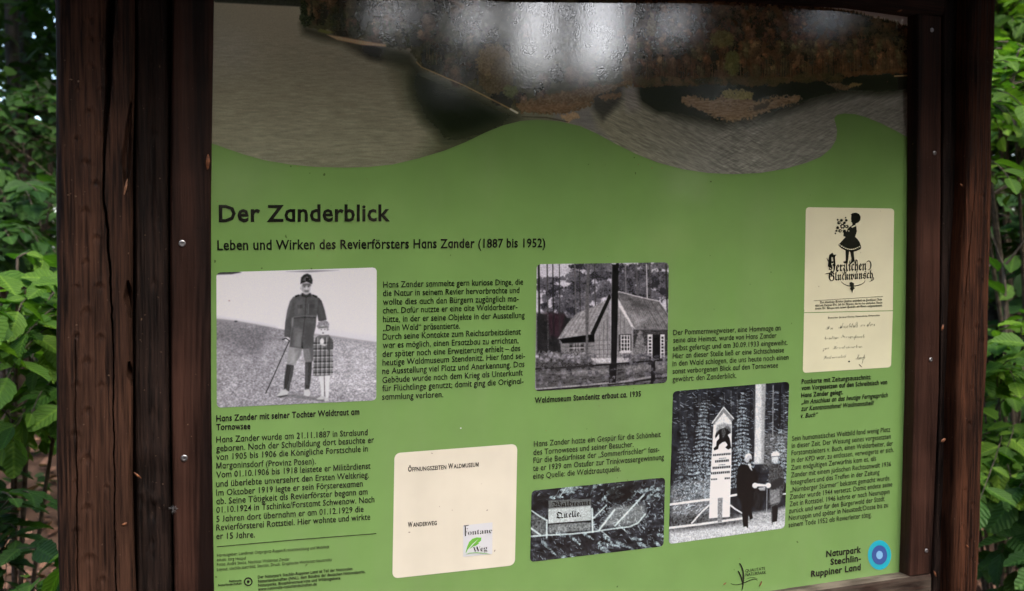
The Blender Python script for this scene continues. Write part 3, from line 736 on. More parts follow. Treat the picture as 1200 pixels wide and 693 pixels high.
# ------------------------------------------------------------------ printing: pictures, painted into images by code
class Pic:
    def __init__(s, x0, y0, x1, y1, mm=0.35, base=(128, 128, 128)):
        c = np.array([P(x, y) for x, y in ((x0, y0), (x1, y0), (x1, y1), (x0, y1))])
        s.X0, s.X1 = c[:, 0].min(), c[:, 0].max(); s.Z0, s.Z1 = c[:, 2].min(), c[:, 2].max()
        s.k = 1000 / mm
        s.w = int((s.X1 - s.X0) * s.k); s.h = int((s.Z1 - s.Z0) * s.k)
        s.a = np.ones((s.h, s.w, 3), np.float32) * np.array(base, np.float32)
        s.jj, s.ii = np.meshgrid(np.arange(s.w), np.arange(s.h))
        pts = np.stack([s.X0 + (s.jj + .5) / s.k, np.zeros_like(s.jj, float), s.Z1 - (s.ii + .5) / s.k], -1)
        pr = project(pts); s.px = pr[..., 0].astype(np.float32); s.py = pr[..., 1].astype(np.float32)
        s.ppt = abs(s.px[s.h // 2, s.w // 2] - s.px[s.h // 2, s.w // 2 - 1])   # photo px per texel
    def box(s, pts, m=2):
        q = [P(x, y) for x, y in pts]
        j0 = int((min(p[0] for p in q) - s.X0) * s.k) - m; j1 = int((max(p[0] for p in q) - s.X0) * s.k) + m + 1
        i0 = int((s.Z1 - max(p[2] for p in q)) * s.k) - m; i1 = int((s.Z1 - min(p[2] for p in q)) * s.k) + m + 1
        return slice(max(0, i0), max(0, min(s.h, i1))), slice(max(0, j0), max(0, min(s.w, j1)))
    def mask_poly(s, pts, soft=0.5):
        """signed distance mask of a polygon, soft edge in photo px"""
        pad = soft * 2 + 1
        ext = [(x + a, y + b) for x, y in pts for a, b in ((-pad, -pad), (pad, pad))]
        sl = s.box(ext); X = s.px[sl]; Y = s.py[sl]
        if X.size == 0: return sl, np.zeros_like(X)
        inside = np.zeros(X.shape, bool); dist = np.full(X.shape, 1e9, np.float32)
        n = len(pts)
        for i in range(n):
            x0, y0 = pts[i]; x1, y1 = pts[(i + 1) % n]
            if y0 != y1:
                c = ((y0 > Y) != (y1 > Y)) & (X < (x1 - x0) * (Y - y0) / (y1 - y0) + x0); inside ^= c
            dx, dy = x1 - x0, y1 - y0; l2 = dx * dx + dy * dy + 1e-9
            t = np.clip(((X - x0) * dx + (Y - y0) * dy) / l2, 0, 1)
            dist = np.minimum(dist, np.hypot(X - x0 - t * dx, Y - y0 - t * dy))
        sd_ = np.where(inside, dist, -dist)
        return sl, np.clip(sd_ / max(soft, .05) * .5 + .5, 0, 1)
    def put(s, sl, m, col, op=1.0):
        m = (m * op)[..., None]; s.a[sl] = s.a[sl] * (1 - m) + np.asarray(col, np.float32) * m
    def poly(s, pts, col, soft=0.5, op=1.0, tex=0, ts=1.5, seed=0, wob=0, ty=None):
        sl, m = s.mask_poly(pts, soft if not wob else soft + wob)
        if m.size == 0: return
        if wob:
            nn = fbm(s.px[sl] / 2.2, s.py[sl] / 2.2, seed + 3, 3) - .5
            m = np.clip((m - .5 + nn * 1.6) * 3 + .5, 0, 1) * (m > .02)
        c = np.ones(m.shape + (3,), np.float32) * np.array(col if hasattr(col, '__len__') else (col,) * 3, np.float32)
        if tex: c = c + ((fbm(s.px[sl] / ts, s.py[sl] / (ty or ts), seed, 3) - .5) * 2 * tex)[..., None]
        s.put(sl, m, c, op)
    def line(s, pts, w, col, op=1.0, soft=.35):
        ext = [(x + a, y + b) for x, y in pts for a, b in ((-w - 1, -w - 1), (w + 1, w + 1))]
        sl = s.box(ext); X = s.px[sl]; Y = s.py[sl]
        if X.size == 0: return
        dist = np.full(X.shape, 1e9, np.float32)
        for (x0, y0), (x1, y1) in zip(pts[:-1], pts[1:]):
            dx, dy = x1 - x0, y1 - y0; l2 = dx * dx + dy * dy + 1e-9
            t = np.clip(((X - x0) * dx + (Y - y0) * dy) / l2, 0, 1)
            dist = np.minimum(dist, np.hypot(X - x0 - t * dx, Y - y0 - t * dy))
        s.put(sl, np.clip((w / 2 - dist) / soft + .5, 0, 1), np.array(col if hasattr(col, '__len__') else (col,) * 3), op)
    def ell(s, cx, cy, rx, ry, col, soft=.5, op=1.0, tex=0, ts=1.5, seed=0, wob=0):
        s.poly(ell(cx, cy, rx, ry, 18), col, soft, op, tex, ts, seed, wob)
    def noise(s, pts, amp, sx, sy, seed=0, octs=3, mul=True, ang=0.0, soft=1):
        sl, m = s.mask_poly(pts, soft)
        X, Y = s.px[sl], s.py[sl]; ca, sa = math.cos(ang), math.sin(ang)
        U = (X * ca + Y * sa) / sx; W = (-X * sa + Y * ca) / sy
        nn = ((fbm(U, W, seed, octs) - .5) * 2 * amp * m)[..., None]
        s.a[sl] = s.a[sl] * (1 + nn) if mul else s.a[sl] + nn * 255
    def finish(s, name, gain=1.0, contrast=1.0, tint=(1, 1, 1), blur=2, grain=.035):
        for _ in range(blur):
            p = np.pad(s.a, ((1, 1), (1, 1), (0, 0)), 'edge'); s.a = (p[:-2, 1:-1] + p[2:, 1:-1] + p[1:-1, :-2] + p[1:-1, 2:] + 2 * s.a) / 6
        s.a = s.a * (1 + (np.random.default_rng(5).random(s.a.shape[:2])[..., None] - .5) * 2 * grain) + grain * 60 * (fbm(s.px / 1.1, s.py / 1.1, 3, 2) - .5)[..., None]
        a = np.clip(s.a / 255, 0, 1)
        a = np.clip((a - .5) * contrast + .5, 0, 1)
        lin = np.where(a <= .04045, a / 12.92, ((a + .055) / 1.055) ** 2.4) * gain * np.array(tint)
        lin = np.clip(lin, 0.004, .82)
        out = np.ones((s.h, s.w, 4), np.float32)
        out[..., :3] = np.where(lin <= .0031308, lin * 12.92, 1.055 * lin ** (1 / 2.4) - .055)
        img = bpy.data.images.new(name, s.w, s.h)
        img.pixels.foreach_set(out[::-1].ravel()); img.update(); img.pack()
        return image_mat(name, img)
    def sheet(s, name, outline, mat, e=.0004, parent=None):
        V = [P(x, y, e) for x, y in outline]
        for v in V: v[1] = -e
        bm = tess(V)
        uvl = bm.loops.layers.uv.new('UVMap')
        for f in bm.faces:
            for lp in f.loops:
                c = lp.vert.co; lp[uvl].uv = ((c.x - s.X0) / (s.X1 - s.X0), (c.z - s.Z0) / (s.Z1 - s.Z0))
        me = bpy.data.meshes.new(name); bm.to_mesh(me); bm.free()
        return sub(name, me, mat, parent or PANEL)

rnd = random.Random(11)
# ---- the lake panorama
T = Pic(240, -8, 1070, 210, 0.5, (104, 99, 86))
full = [(235, -15), (1080, -15), (1080, 215), (235, 215)]
# water tone left to right
gx_ = np.clip((T.px - 250) / 810, 0, 1)[..., None]; gy_ = np.clip(T.py / 200, 0, 1)[..., None]
T.a[:] = np.array((130, 126, 110)) * (1 - gy_) + np.array((78, 79, 66)) * gy_
T.a[:] = T.a * (1 - .5 * (gx_ > .55) * np.clip((gx_ - .55) * 6, 0, 1)) + np.array((78, 79, 82)) * .5 * np.clip((gx_ - .55) * 6, 0, 1)
T.poly([(240, -10), (360, -10), (360, 8.5), (320, 6.5), (252, 3)], (42, 44, 38), .8, tex=10)
# dark mirror images on the water
dk = (14, 19, 9)
T.poly([(352, 28), (400, 42), (482, 62), (490, 84), (470, 78), (440, 72), (424, 66), (400, 52), (372, 46), (355, 40)], (44, 44, 34), 5, .9)
T.poly([(425, 48), (450, 56), (446, 70), (432, 68), (422, 58)], (30, 30, 26), 4, .9)
T.poly([(455, 58), (490, 80), (545, 108), (602, 135), (650, 140), (650, 215), (470, 215), (520, 150), (478, 122), (470, 96), (462, 76)], (30, 36, 20), 16, .6)
T.poly([(488, 84), (604, 136), (585, 146), (560, 158), (520, 163), (497, 140), (486, 112), (484, 92)], dk, 11, 1)
T.poly([(692, 104), (735, 96), (728, 118), (706, 142), (694, 128)], (30, 30, 26), 4, .8)
T.poly([(742, 98), (800, 94), (1070, 86), (1070, 100), (1020, 106), (960, 118), (900, 138), (845, 148), (790, 138), (756, 118)], (24, 26, 20), 8, .97)
T.poly([(744, 98), (806, 98), (800, 125), (770, 133), (748, 118)], (18, 22, 14), 5, .9)
T.poly([(985, 86), (1070, 84), (1070, 108), (1030, 112), (990, 104)], (26, 28, 20), 6, .9)
T.poly([(728, 103), (746, 100), (750, 128), (735, 132)], (96, 94, 90), 4, .8)
T.poly([(650, 128), (692, 126), (700, 150), (720, 170), (680, 150), (650, 140)], (80, 80, 80), 5, .8)
# ripples
T.noise([(240, 40), (720, 40), (720, 215), (240, 215)], .13, 9, .8, 3, 3, soft=20)
T.noise([(240, 110), (560, 110), (560, 215), (240, 215)], .10, 16, 1.8, 4, 2, soft=25)
T.noise([(700, 105), (900, 105), (900, 215), (700, 215)], .26, 8, .9, 5, 2, ang=.45, soft=14)
T.noise([(820, 115), (1070, 95), (1070, 215), (840, 215)], .20, 8, .9, 6, 2, ang=-.45, soft=14)
T.noise([(850, 140), (1070, 120), (1070, 215), (850, 215)], .14, 6, 1.0, 8, 2, ang=.2, soft=14)
# the wooded headland in the middle
T.poly([(352, -12), (352, 24), (362, 33), (384, 36), (400, 44), (430, 46), (455, 52), (480, 58), (488, 72), (492, 79), (540, 100), (575, 118), (602, 131), (640, 134), (700, 112), (745, 98), (745, -12)], (50, 50, 33), 1, tex=14, ts=5, wob=.8)
def crowns(n, region, pal, r0, r1, seed, shape=1.25, op=.85):
    g = random.Random(seed)
    lst = []
    xs = [p[0] for p in region]; ys = [p[1] for p in region]
    while len(lst) < n:
        x, y = g.uniform(min(xs), max(xs)), g.uniform(min(ys), max(ys))
        ins = False
        for i in range(len(region)):
            xa, ya = region[i]; xb, yb_ = region[(i + 1) % len(region)]
            if (ya > y) != (yb_ > y) and x < (xb - xa) * (y - ya) / (yb_ - ya) + xa: ins = not ins
        if ins: lst.append((x, y))
    lst.sort(key=lambda p: p[1])
    for x, y in lst:
        c = np.array(g.choice(pal), float); c = (c * .74 + c.mean() * .26) * g.uniform(.5, 1.12); r = g.uniform(r0, r1)
        sd0 = g.randrange(200)
        T.ell(x + r * .15, y + r * .5, r, r * shape, c * .66, 1.2, op * .8, 10, 1, sd0, wob=1.6)
        T.ell(x, y, r * .85, r * shape * .85, c * .92, 1.4, op * .8, 20, 1.3, sd0, wob=2)
        T.ell(x - r * .2, y - r * .45, r * .5, r * .55, c * 1.35, 1.0, op * .6, 26, 1, sd0 + 5, wob=1.4)
ol = [(74, 70, 38), (62, 62, 34), (84, 70, 40), (52, 56, 32), (96, 78, 44), (70, 50, 30), (90, 62, 40)]
br = [(96, 66, 38), (84, 58, 34), (104, 78, 44), (70, 62, 34), (80, 74, 40), (110, 70, 38), (64, 54, 32), (92, 82, 46)]
crowns(150, [(356, -6), (356, 20), (385, 32), (480, 50), (488, 66), (560, 100), (600, 124), (560, 20), (560, -6)], [(56, 54, 32), (64, 58, 36), (50, 52, 32), (74, 56, 38), (86, 64, 40)], 5, 10, 5)
crowns(100, [(540, -6), (560, 95), (605, 126), (745, 92), (745, -6)], [(64, 60, 42), (56, 56, 42), (80, 62, 46), (70, 70, 48)], 4, 9, 6)
T.poly([(352, 4), (358, 3), (366, 30), (356, 33), (352, 26)], (34, 40, 26), 1, tex=16, ts=1.2, wob=1)
for i in range(34):
    x = rnd.uniform(365, 545); b = np.interp(x, [356, 385, 480, 490, 545], [20, 32, 52, 68, 96]); h = rnd.uniform(10, 26); w_ = rnd.uniform(1.6, 3.2)
    T.poly([(x - w_, b), (x - w_ * .7, b - h * .5), (x, b - h), (x + w_ * .7, b - h * .5), (x + w_, b)], rnd.choice([(34, 38, 26), (42, 46, 28), (30, 32, 24)]), 1, .75, tex=14, ts=1.2, wob=1)
T.ell(580, 82, 21, 29, (64, 56, 34), 1, 1, 22, 1.6, 3, wob=1.3)
T.ell(578, 72, 20, 20, (92, 78, 48), 1.5, .8, 30, 1.5, 9, wob=2)
T.ell(588, 88, 14, 20, (66, 58, 36), 1.5, .7, 30, 1.5, 10, wob=1.5)
T.ell(598, 107, 9, 7, (70, 78, 40), 1.5, .7, 20, 1.5, 12, wob=1.2)
for x, y in ((500, 60), (503, 62), (507, 66), (511, 68)): T.line([(x, y - 6), (x, y + 8)], .6, (100, 92, 66), .7)
# reedy shore streak
T.poly([(383, 41), (400, 43.5), (425, 48), (452, 52.5), (452, 55), (424, 53), (395, 47)], (158, 128, 100), .8, .95, tex=14)
T.poly([(375, 34), (392, 38), (384, 40), (372, 37)], (84, 86, 46), .8, .9)
T.line([(488, 73), (494, 79), (545, 101), (602, 130), (606, 132)], 1.6, (132, 112, 76), .75)
T.line([(598, 128), (606, 132.5)], 2.2, (190, 178, 140), .9)
# marsh between the woods
T.poly([(602, 122), (640, 112), (700, 100), (742, 96), (735, 100), (700, 112), (692, 124), (660, 134), (612, 132)], (76, 62, 42), 1.5, 1, tex=26, ts=2, ty=1.2, wob=1.5)
T.poly([(605, 126), (650, 122), (694, 120), (660, 130), (615, 131)], (88, 70, 50), 1.5, .75, tex=26, ts=2.5, ty=1, wob=1.5)
T.poly([(700, 112), (728, 108), (726, 115), (704, 118)], (88, 70, 50), 1, .8, tex=20, wob=1)
T.poly([(656, 135), (675, 131), (680, 138), (664, 144)], (120, 100, 74), 1, .85, tex=20, wob=1)
T.line([(612, 137), (640, 138), (665, 143)], 1.2, (44, 40, 30), .8)
T.poly([(728, 70), (745, 66), (748, 98), (730, 102)], (88, 70, 44), 1.5, .7, tex=26, wob=1.6)
T.poly([(660, 60), (700, 55), (694, 94), (664, 92)], (84, 66, 50), 2, .4, tex=24, wob=1.2)
# right-hand wooded hillside
hill = [(728, -12), (880, -12), (880, 2.5), (920, 5.5), (960, 8), (1000, 14), (1015, 19), (1030, 21), (1048, 27), (1072, 33), (1072, 86), (1010, 88), (985, 93), (935, 96), (880, 96), (800, 100), (742, 103), (736, 60)]
T.poly([(870, -12), (1080, -12), (1080, 40), (870, 10)], (176, 170, 156), 1)
T.poly(hill, (60, 44, 28), .8, 1, tex=14, ts=4, wob=.7)
for i in range(60):
    x = rnd.uniform(880, 1068); yy = np.interp(x, [880, 1000, 1068], [3, 15, 32]); h = rnd.uniform(1.5, 4)
    T.poly([(x - 1.6, yy + 2), (x, yy - h), (x + 1.6, yy + 2)], (34, 34, 26), .5)
crowns(330, [(735, -8), (880, -4), (1000, 18), (1066, 34), (1066, 60), (960, 56), (738, 60)], [(88, 56, 34), (78, 52, 34), (66, 50, 32), (98, 64, 36), (70, 44, 30), (56, 50, 32)], 3, 6, 8)
crowns(200, [(745, 48), (1066, 50), (1066, 78), (990, 84), (745, 84)], br, 3, 5.5, 9, 1.5)
T.poly([(945, 12), (1010, 18), (1066, 38), (1066, 60), (1010, 40), (960, 28)], (44, 46, 30), 6, .45, tex=14)
for i in range(230):
    x = rnd.uniform(750, 1062); b = np.interp(x, [750, 990, 1062], [94, 90, 82]) + rnd.uniform(-4, 1)
    c = rnd.choice([(30, 24, 16), (34, 28, 18), (84, 70, 46), (76, 58, 38), (64, 54, 36)])
    T.line([(x, b - rnd.uniform(8, 26)), (x + rnd.uniform(-.8, .8), b)], rnd.uniform(.5, .9), c, .6)
for i in range(120):
    x = rnd.uniform(745, 985); T.ell(x, rnd.uniform(92, 99) - (4 if x > 930 else 0), rnd.uniform(3, 8), rnd.uniform(2, 4), rnd.choice([(56, 50, 30), (40, 40, 26), (60, 52, 34), (72, 58, 38)]), 1, .7, 14, 1, i, wob=.8)
T.poly([(985, 85), (1070, 80), (1070, 84), (990, 90)], (88, 62, 38), .8, .5, tex=24, wob=.8)
T.line([(1048, 89.5), (1066, 88.5)], 1.6, (150, 124, 84), .8)
T.poly([(757, 30), (762, 11), (768, 28), (767, 44), (756, 44)], (92, 76, 46), 1.2, .8, tex=26, wob=1.4)
T.ell(858, 74, 9, 15, (74, 80, 44), 1, .7, 20, 1.3, 3, wob=1.2); T.ell(846, 46, 14, 10, (84, 84, 46), 1, .6, 20, 1.3, 3, wob=1.2)
# reed islands
T.poly([(797, 114), (812, 112), (835, 118), (845, 112), (880, 114), (884, 120), (905, 114), (938, 112), (936, 120), (905, 128), (880, 139), (858, 143), (838, 138), (815, 128), (800, 122)], (92, 77, 57), 1.8, 1, tex=26, ts=4, ty=1.1, wob=1.1)
T.poly([(842, 106), (870, 105), (885, 110), (880, 117), (850, 116)], (92, 86, 50), 1, .95, tex=24, wob=1.2)
T.poly([(882, 124), (905, 118), (896, 128), (884, 130)], (40, 36, 26), 1, .8, wob=1)
T.poly([(970, 99), (985, 98), (996, 102), (994, 107), (980, 105)], (84, 70, 52), 1, .9, tex=26, wob=1)
T.poly([(998, 97), (1010, 99), (1002, 102), (994, 101)], (110, 92, 58), .8, .8, wob=.8)
M_PAN = T.finish('lake_panorama_print', 3.3, tint=(.96, .97, .95), blur=1, grain=.05)
# the printed picture ends in a wave along the green
wave = [(244, 167), (252, 169.5), (262, 173), (285, 181), (310, 188), (340, 193), (370, 195.8), (400, 196.6), (430, 196), (460, 193), (490, 186), (520, 177), (545, 167), (570, 155), (590, 147), (610, 142), (630, 140.4), (655, 142.2), (680, 148),
        (700, 157), (720, 168), (745, 180.5), (770, 190.5), (800, 198.5), (830, 203), (860, 204.3), (890, 203), (920, 198), (945, 191), (962, 184), (974, 174), (980, 163.5), (981, 153), (979.5, 146), (977.6, 139), (981, 134.6), (990, 133.2), (1002, 134),
        (1016, 138), (1032, 144.5), (1050, 153.5), (1068, 163.5)]
wx = np.array([p[0] for p in wave]); 
T.sheet('lake_photograph', wave + [(1069, -7)] + [(x, -7) for x in range(1050, 250, -25)] + [(244, -7)], M_PAN)

# ---- forester and child
z = Z(240, 305, 3.848)
def zz_(f, pts): return f(pts)
c1 = [(253.6, 319.5), (441.5, 313.6), (441, 469.3), (254, 478)]
Q = Pic(250, 310, 445, 482, .33, (214, 211, 216))
Q.poly([(245, 373), (262, 374.3), (280, 376.5), (300, 380), (325, 385), (350, 389), (390, 393.5), (420, 398), (450, 402), (450, 485), (245, 485)], (146, 144, 148), .7)
Q.poly([(350, 392), (445, 403), (445, 470), (330, 440)], (182, 180, 184), 12, .8)
Q.poly([(250, 376), (320, 388), (300, 420), (250, 400)], (108, 106, 110), 8, .8)
gr_ = [(245, 376), (300, 381), (350, 390), (445, 403), (445, 485), (245, 485)]
Q.noise(gr_, .36, 1.3, .9, 2, 3); Q.noise(gr_, .14, 9, 5, 5, 3); Q.noise([(245, 430), (445, 430), (445, 485), (245, 485)], .36, 1.8, 1.2, 7, 3, soft=20)
Q.poly(z([(52, 46), (150, 50), (165, 56), (120, 64), (52, 66)]), (60, 58, 62), .6); Q.poly(z([(365, 52), (480, 46), (605, 46), (480, 55)]), (130, 128, 132), .6)
Q.ell(*z([(110, 183)])[0], 1, .6, (150, 120, 110)); Q.ell(*z([(140, 276)])[0], 2, 1, (70, 70, 74))
def q(pts, col, soft=.4, **k): Q.poly(z(pts), col, soft, **k)
q([(330, 612), (400, 600), (500, 618), (570, 640), (470, 630)], 90, 1.5, op=.6)
# man
q([(380, 388), (440, 396), (432, 428), (408, 468), (388, 478), (370, 466), (374, 420)], 142, tex=16); q([(405, 400), (440, 396), (425, 440), (405, 460)], 112, 1, op=.8)
q([(442, 396), (492, 394), (489, 452), (478, 462), (455, 462), (446, 436)], 112, tex=14); q([(470, 396), (492, 394), (489, 450), (480, 455)], 80, 1, op=.8)
q([(368, 468), (402, 474), (396, 520), (384, 562), (380, 592), (355, 586), (358, 530)], 58, tex=10); q([(388, 478), (398, 480), (382, 560), (376, 570)], 100, 1, op=.6)
q([(452, 460), (483, 458), (480, 520), (470, 590), (450, 586), (452, 520)], 56, tex=10); q([(456, 465), (464, 465), (462, 560), (456, 560)], 96, 1, op=.6)
q([(322, 612), (345, 590), (362, 580), (378, 592), (372, 606), (345, 616)], 182); q([(446, 584), (470, 580), (477, 606), (466, 614), (446, 608)], 190); q([(322, 614), (372, 606), (372, 611), (340, 620)], 60)
q([(398, 166), (420, 158), (440, 152), (476, 152), (500, 160), (520, 174), (512, 215), (503, 262), (500, 300), (490, 340), (494, 396), (440, 400), (382, 390), (388, 330), (398, 262)], 80, tex=12)
q([(398, 166), (384, 185), (372, 225), (362, 282), (358, 344), (384, 350), (390, 320), (398, 280), (404, 240)], 76, tex=12); q([(398, 166), (384, 185), (372, 225), (366, 260), (374, 262), (392, 200)], 104, 1, op=.6)
q([(512, 170), (526, 182), (540, 225), (549, 268), (534, 276), (512, 274), (505, 235)], 62, tex=10)
q([(392, 262), (401, 256), (397, 300), (388, 335)], 150, .8, op=.6); q([(410, 180), (440, 176), (438, 240), (412, 246)], 98, 2, op=.6); q([(466, 178), (490, 182), (492, 240), (468, 246)], 60, 2, op=.6); q([(452, 290), (486, 290), (486, 380), (448, 386)], 66, 2.5, op=.6); q([(395, 420), (420, 410), (408, 455), (388, 460)], 168, 2, op=.6)
q([(400, 300), (440, 310), (436, 395), (386, 386)], 104, 1.5, op=.7, tex=10)
q([(434, 395), (438, 345), (442, 398)], 30); Q.line(z([(457, 155), (452, 250), (440, 350)]), .6, 44)
Q.line(z([(402, 256), (450, 250), (500, 252)]), 1.0, 110, .6); Q.line(z([(402, 262), (450, 258), (500, 260)]), .8, 40, .8)
q([(470, 200), (496, 198), (494, 215), (472, 216)], 60, .5, op=.8); q([(418, 202), (440, 200), (440, 216), (420, 218)], 60, .5, op=.8)
Q.line(z([(425, 200), (424, 240)]), .6, 120, .7); Q.line(z([(468, 198), (466, 240)]), .6, 122, .7)
q([(406, 160), (424, 154), (426, 162), (408, 168)], 40); q([(486, 154), (508, 162), (504, 170), (486, 162)], 40)
q([(436, 148), (478, 148), (480, 164), (458, 170), (434, 164)], 54)
Q.ell(*z([(457, 128)])[0], 5.2, 7.2, (176, 174, 176)); q([(432, 118), (430, 130), (436, 136)], 150)
q([(440, 106), (478, 104), (478, 116), (468, 120), (460, 114), (450, 120), (441, 117)], 86, 1); Q.ell(*z([(458, 130)])[0], 1.0, 1.8, (200, 198, 200)); Q.ell(*z([(449, 121)])[0], .9, .6, (60, 58, 60)); Q.ell(*z([(467, 120)])[0], .9, .6, (60, 58, 60)); q([(436, 112), (444, 118), (444, 142), (438, 136)], 120, 1, op=.6); q([(448, 134), (470, 134), (466, 146), (452, 146)], 120, .8)
Q.line(z([(448, 140), (468, 140)]), .5, 50)
q([(430, 108), (434, 78), (446, 66), (462, 60), (478, 68), (486, 90), (484, 108), (458, 98)], 50, tex=10); q([(440, 90), (460, 72), (474, 88), (460, 96)], 108, .8, op=.6); q([(455, 80), (470, 82), (466, 96), (456, 94)], 24)
q([(372, 480), (398, 482), (372, 560), (362, 560)], 36, 2, op=.4); q([(505, 190), (530, 200), (545, 262), (520, 268)], 92, 2.5, op=.5); q([(384, 300), (398, 300), (400, 385), (386, 385)], 58, 2, op=.5); q([(420, 330), (434, 330), (432, 392), (404, 388)], 128, 2.5, op=.5)
Q.ell(*z([(371, 356)])[0], 2.8, 2.4, (208, 206, 208)); Q.line(z([(350, 358), (366, 352), (380, 362)]), 1.2, 40); Q.line(z([(380, 366), (340, 455), (300, 545), (274, 600)]), 1.15, 46); Q.line(z([(383, 368), (343, 457), (303, 547)]), .4, 190, .6)
# child
Q.ell(*z([(534, 298)])[0], 7.0, 7.2, (136, 134, 138), tex=40, ts=1, wob=.4); Q.ell(*z([(532, 316)])[0], 4.7, 5.8, (206, 204, 206)); q([(510, 300), (552, 296), (548, 306), (516, 308)], 110, .6, tex=30, ts=.8)
for x, y, r in ((525, 313, .55), (541, 312, .55), (533, 328, .7)): Q.ell(*z([(x, y)])[0], r * 1.3, r, (70, 68, 72))
q([(498, 350), (515, 338), (558, 336), (574, 352), (579, 380), (574, 412), (576, 516), (546, 522), (512, 524), (488, 520), (492, 440), (488, 390)], 108, tex=14)
for yv in (372, 398, 430, 456, 482, 505): Q.line(z([(492, yv + 2), (576, yv)]), 1.5, 44, .75); Q.line(z([(490, yv + 9), (576, yv + 7)]), .8, 196, .8)
for xv in (500, 520, 540, 560): Q.line(z([(xv + 2, 350), (xv, 518)]), 1.4, 50, .6); Q.line(z([(xv + 9, 350), (xv + 8, 518)]), .7, 190, .7)
q([(560, 345), (576, 360), (580, 392), (560, 410), (545, 400), (550, 380)], 66, .6, op=.8, tex=20, ts=1)
Q.ell(*z([(528, 366)])[0], 2.4, 3.6, (214, 212, 214)); q([(520, 372), (545, 380), (542, 388), (518, 380)], 190, .5)
q([(513, 522), (536, 522), (538, 575), (536, 614), (526, 614), (522, 570)], 204, tex=8); q([(541, 521), (564, 519), (560, 575), (557, 620), (545, 622), (542, 570)], 208, tex=8); Q.line(z([(538, 524), (540, 612)]), .7, 80)
q([(503, 626), (522, 612), (538, 614), (534, 628), (512, 632)], 180); q([(540, 622), (557, 620), (559, 634), (540, 636)], 184); Q.line(z([(503, 630), (534, 630)]), .8, 60)
M_P1 = Q.finish('forester_photograph', 1.2, tint=(.95, 1.0, 1.07), blur=4)
Q.sheet('photograph', rounded(c1, 5), M_P1)

# ---- museum in the wood
z = Z(615, 295, 3.65)
c3 = [(629, 309.8), (783.8, 307.6), (781.8, 448.8), (627, 458.8)]
Q = Pic(622, 300, 790, 464, .33, (190, 190, 196))
def tree_blobs(reg, n, seed, r0, r1, lo, hi, op=.9):
    g = random.Random(seed); xs = [p[0] for p in reg]; ys = [p[1] for p in reg]
    for i in range(n):
        x, y = g.uniform(min(xs), max(xs)), g.uniform(min(ys), max(ys)); v = g.uniform(lo, hi)
        Q.ell(x, y, g.uniform(r0, r1) * 1.3, g.uniform(r0, r1), (v, v, v + 4), .8, op, 40, 1.2, g.randrange(200), wob=1.1)
def reg(pts): return z(pts)
tree_blobs(reg([(195, 50), (615, 210)]), 210, 22, 1.0, 3.0, 36, 118, .85); tree_blobs(reg([(60, 110), (240, 300)]), 120, 24, 1.0, 2.6, 40, 118, .8)
tree_blobs(reg([(195, 50), (360, 180)]), 44, 2, 2.5, 6, 50, 110); tree_blobs(reg([(400, 50), (615, 200)]), 80, 3, 2.5, 6.5, 46, 100)
tree_blobs(reg([(60, 120), (150, 260)]), 26, 4, 2.5, 5, 50, 100); tree_blobs(reg([(150, 160), (230, 290)]), 30, 6, 2.5, 5, 50, 105); tree_blobs(reg([(360, 60), (460, 200)]), 14, 9, 2, 5, 60, 120)
tree_blobs(reg([(230, 180), (330, 250)]), 20, 16, 2.5, 5, 60, 120)
q([(48, 262), (160, 262), (200, 290), (150, 380), (160, 440), (48, 440)], 44, 2, tex=22, ts=2); q([(90, 260), (170, 270), (150, 370), (110, 360)], (70, 44, 54), 2, op=.5, tex=20)
for x, w_, v in ((62, 2.6, 44), (98, 1.6, 70), (122, 1.3, 40), (150, 1.2, 60), (216, 1.6, 96), (235, 1.2, 60), (300, 1.3, 70), (432, 1.2, 130), (480, 1.6, 90), (522, 1.3, 190), (535, 1.6, 70), (606, 1.8, 50)):
    Q.line(z([(x - 3, 55), (x + 2, 260 if x > 160 else 470)]), w_, v, .9)
q([(150, 380), (300, 360), (310, 462), (160, 450)], 116, .6, tex=26, ts=5, ty=1); q([(148, 372), (300, 350), (300, 386), (160, 392)], 26, .6)
for xx in (190, 215, 238): q([(xx, 394), (xx + 14, 392), (xx + 14, 428), (xx, 428)], 60, .4); 
Q.line(z([(222, 392), (222, 432)]), .7, 190); Q.line(z([(190, 412), (252, 410)]), .7, 190)
q([(220, 264), (300, 232), (352, 205), (362, 185), (300, 345), (290, 352), (140, 374), (180, 310)], 138, .6, tex=34, ts=3, ty=3)
for i in range(14): Q.line(z([(232 + i * 9, 262 - i * 4), (155 + i * 10, 368 - i)]), .5, 96 if i % 2 else 178, .5)
q([(362, 188), (368, 460), (300, 462), (296, 350)], 138, .5, tex=24, ts=1.2, ty=6); q([(366, 190), (400, 230), (460, 330), (462, 462), (366, 460)], 132, .5, tex=24, ts=1.2, ty=6)
for yy in range(345, 462, 9): Q.line(z([(462, yy), (614, yy - 1)]), .5, rnd.choice([40, 104]), .6)
for yy in range(388, 460, 9): Q.line(z([(162, yy + 2), (296, yy - 3)]), .5, rnd.choice([60, 150]), .6)
for xx in (318, 336, 352, 408, 424): Q.line(z([(xx, 380 - (xx - 300) * 2.2 if xx < 366 else 250 + (xx - 400) * 1.5), (xx, 458)]), .6, 70, .7)
for yy in (380, 400, 420, 440): Q.line(z([(298, yy), (366, yy - 2)]), .6, 84, .7)
q([(360, 182), (368, 196), (296, 356), (280, 350)], 34, .5)
q([(368, 172), (405, 172), (480, 190), (572, 212), (612, 268), (614, 332), (540, 332), (462, 330), (410, 245)], 104, .6, tex=34, ts=4, ty=3)
for i in range(24): Q.line(z([(395 + i * 8, 185 + i * 1.6), (450 + i * 9, 326 if i < 14 else 330)]), .5, rnd.choice([60, 150, 170, 84]), .5)
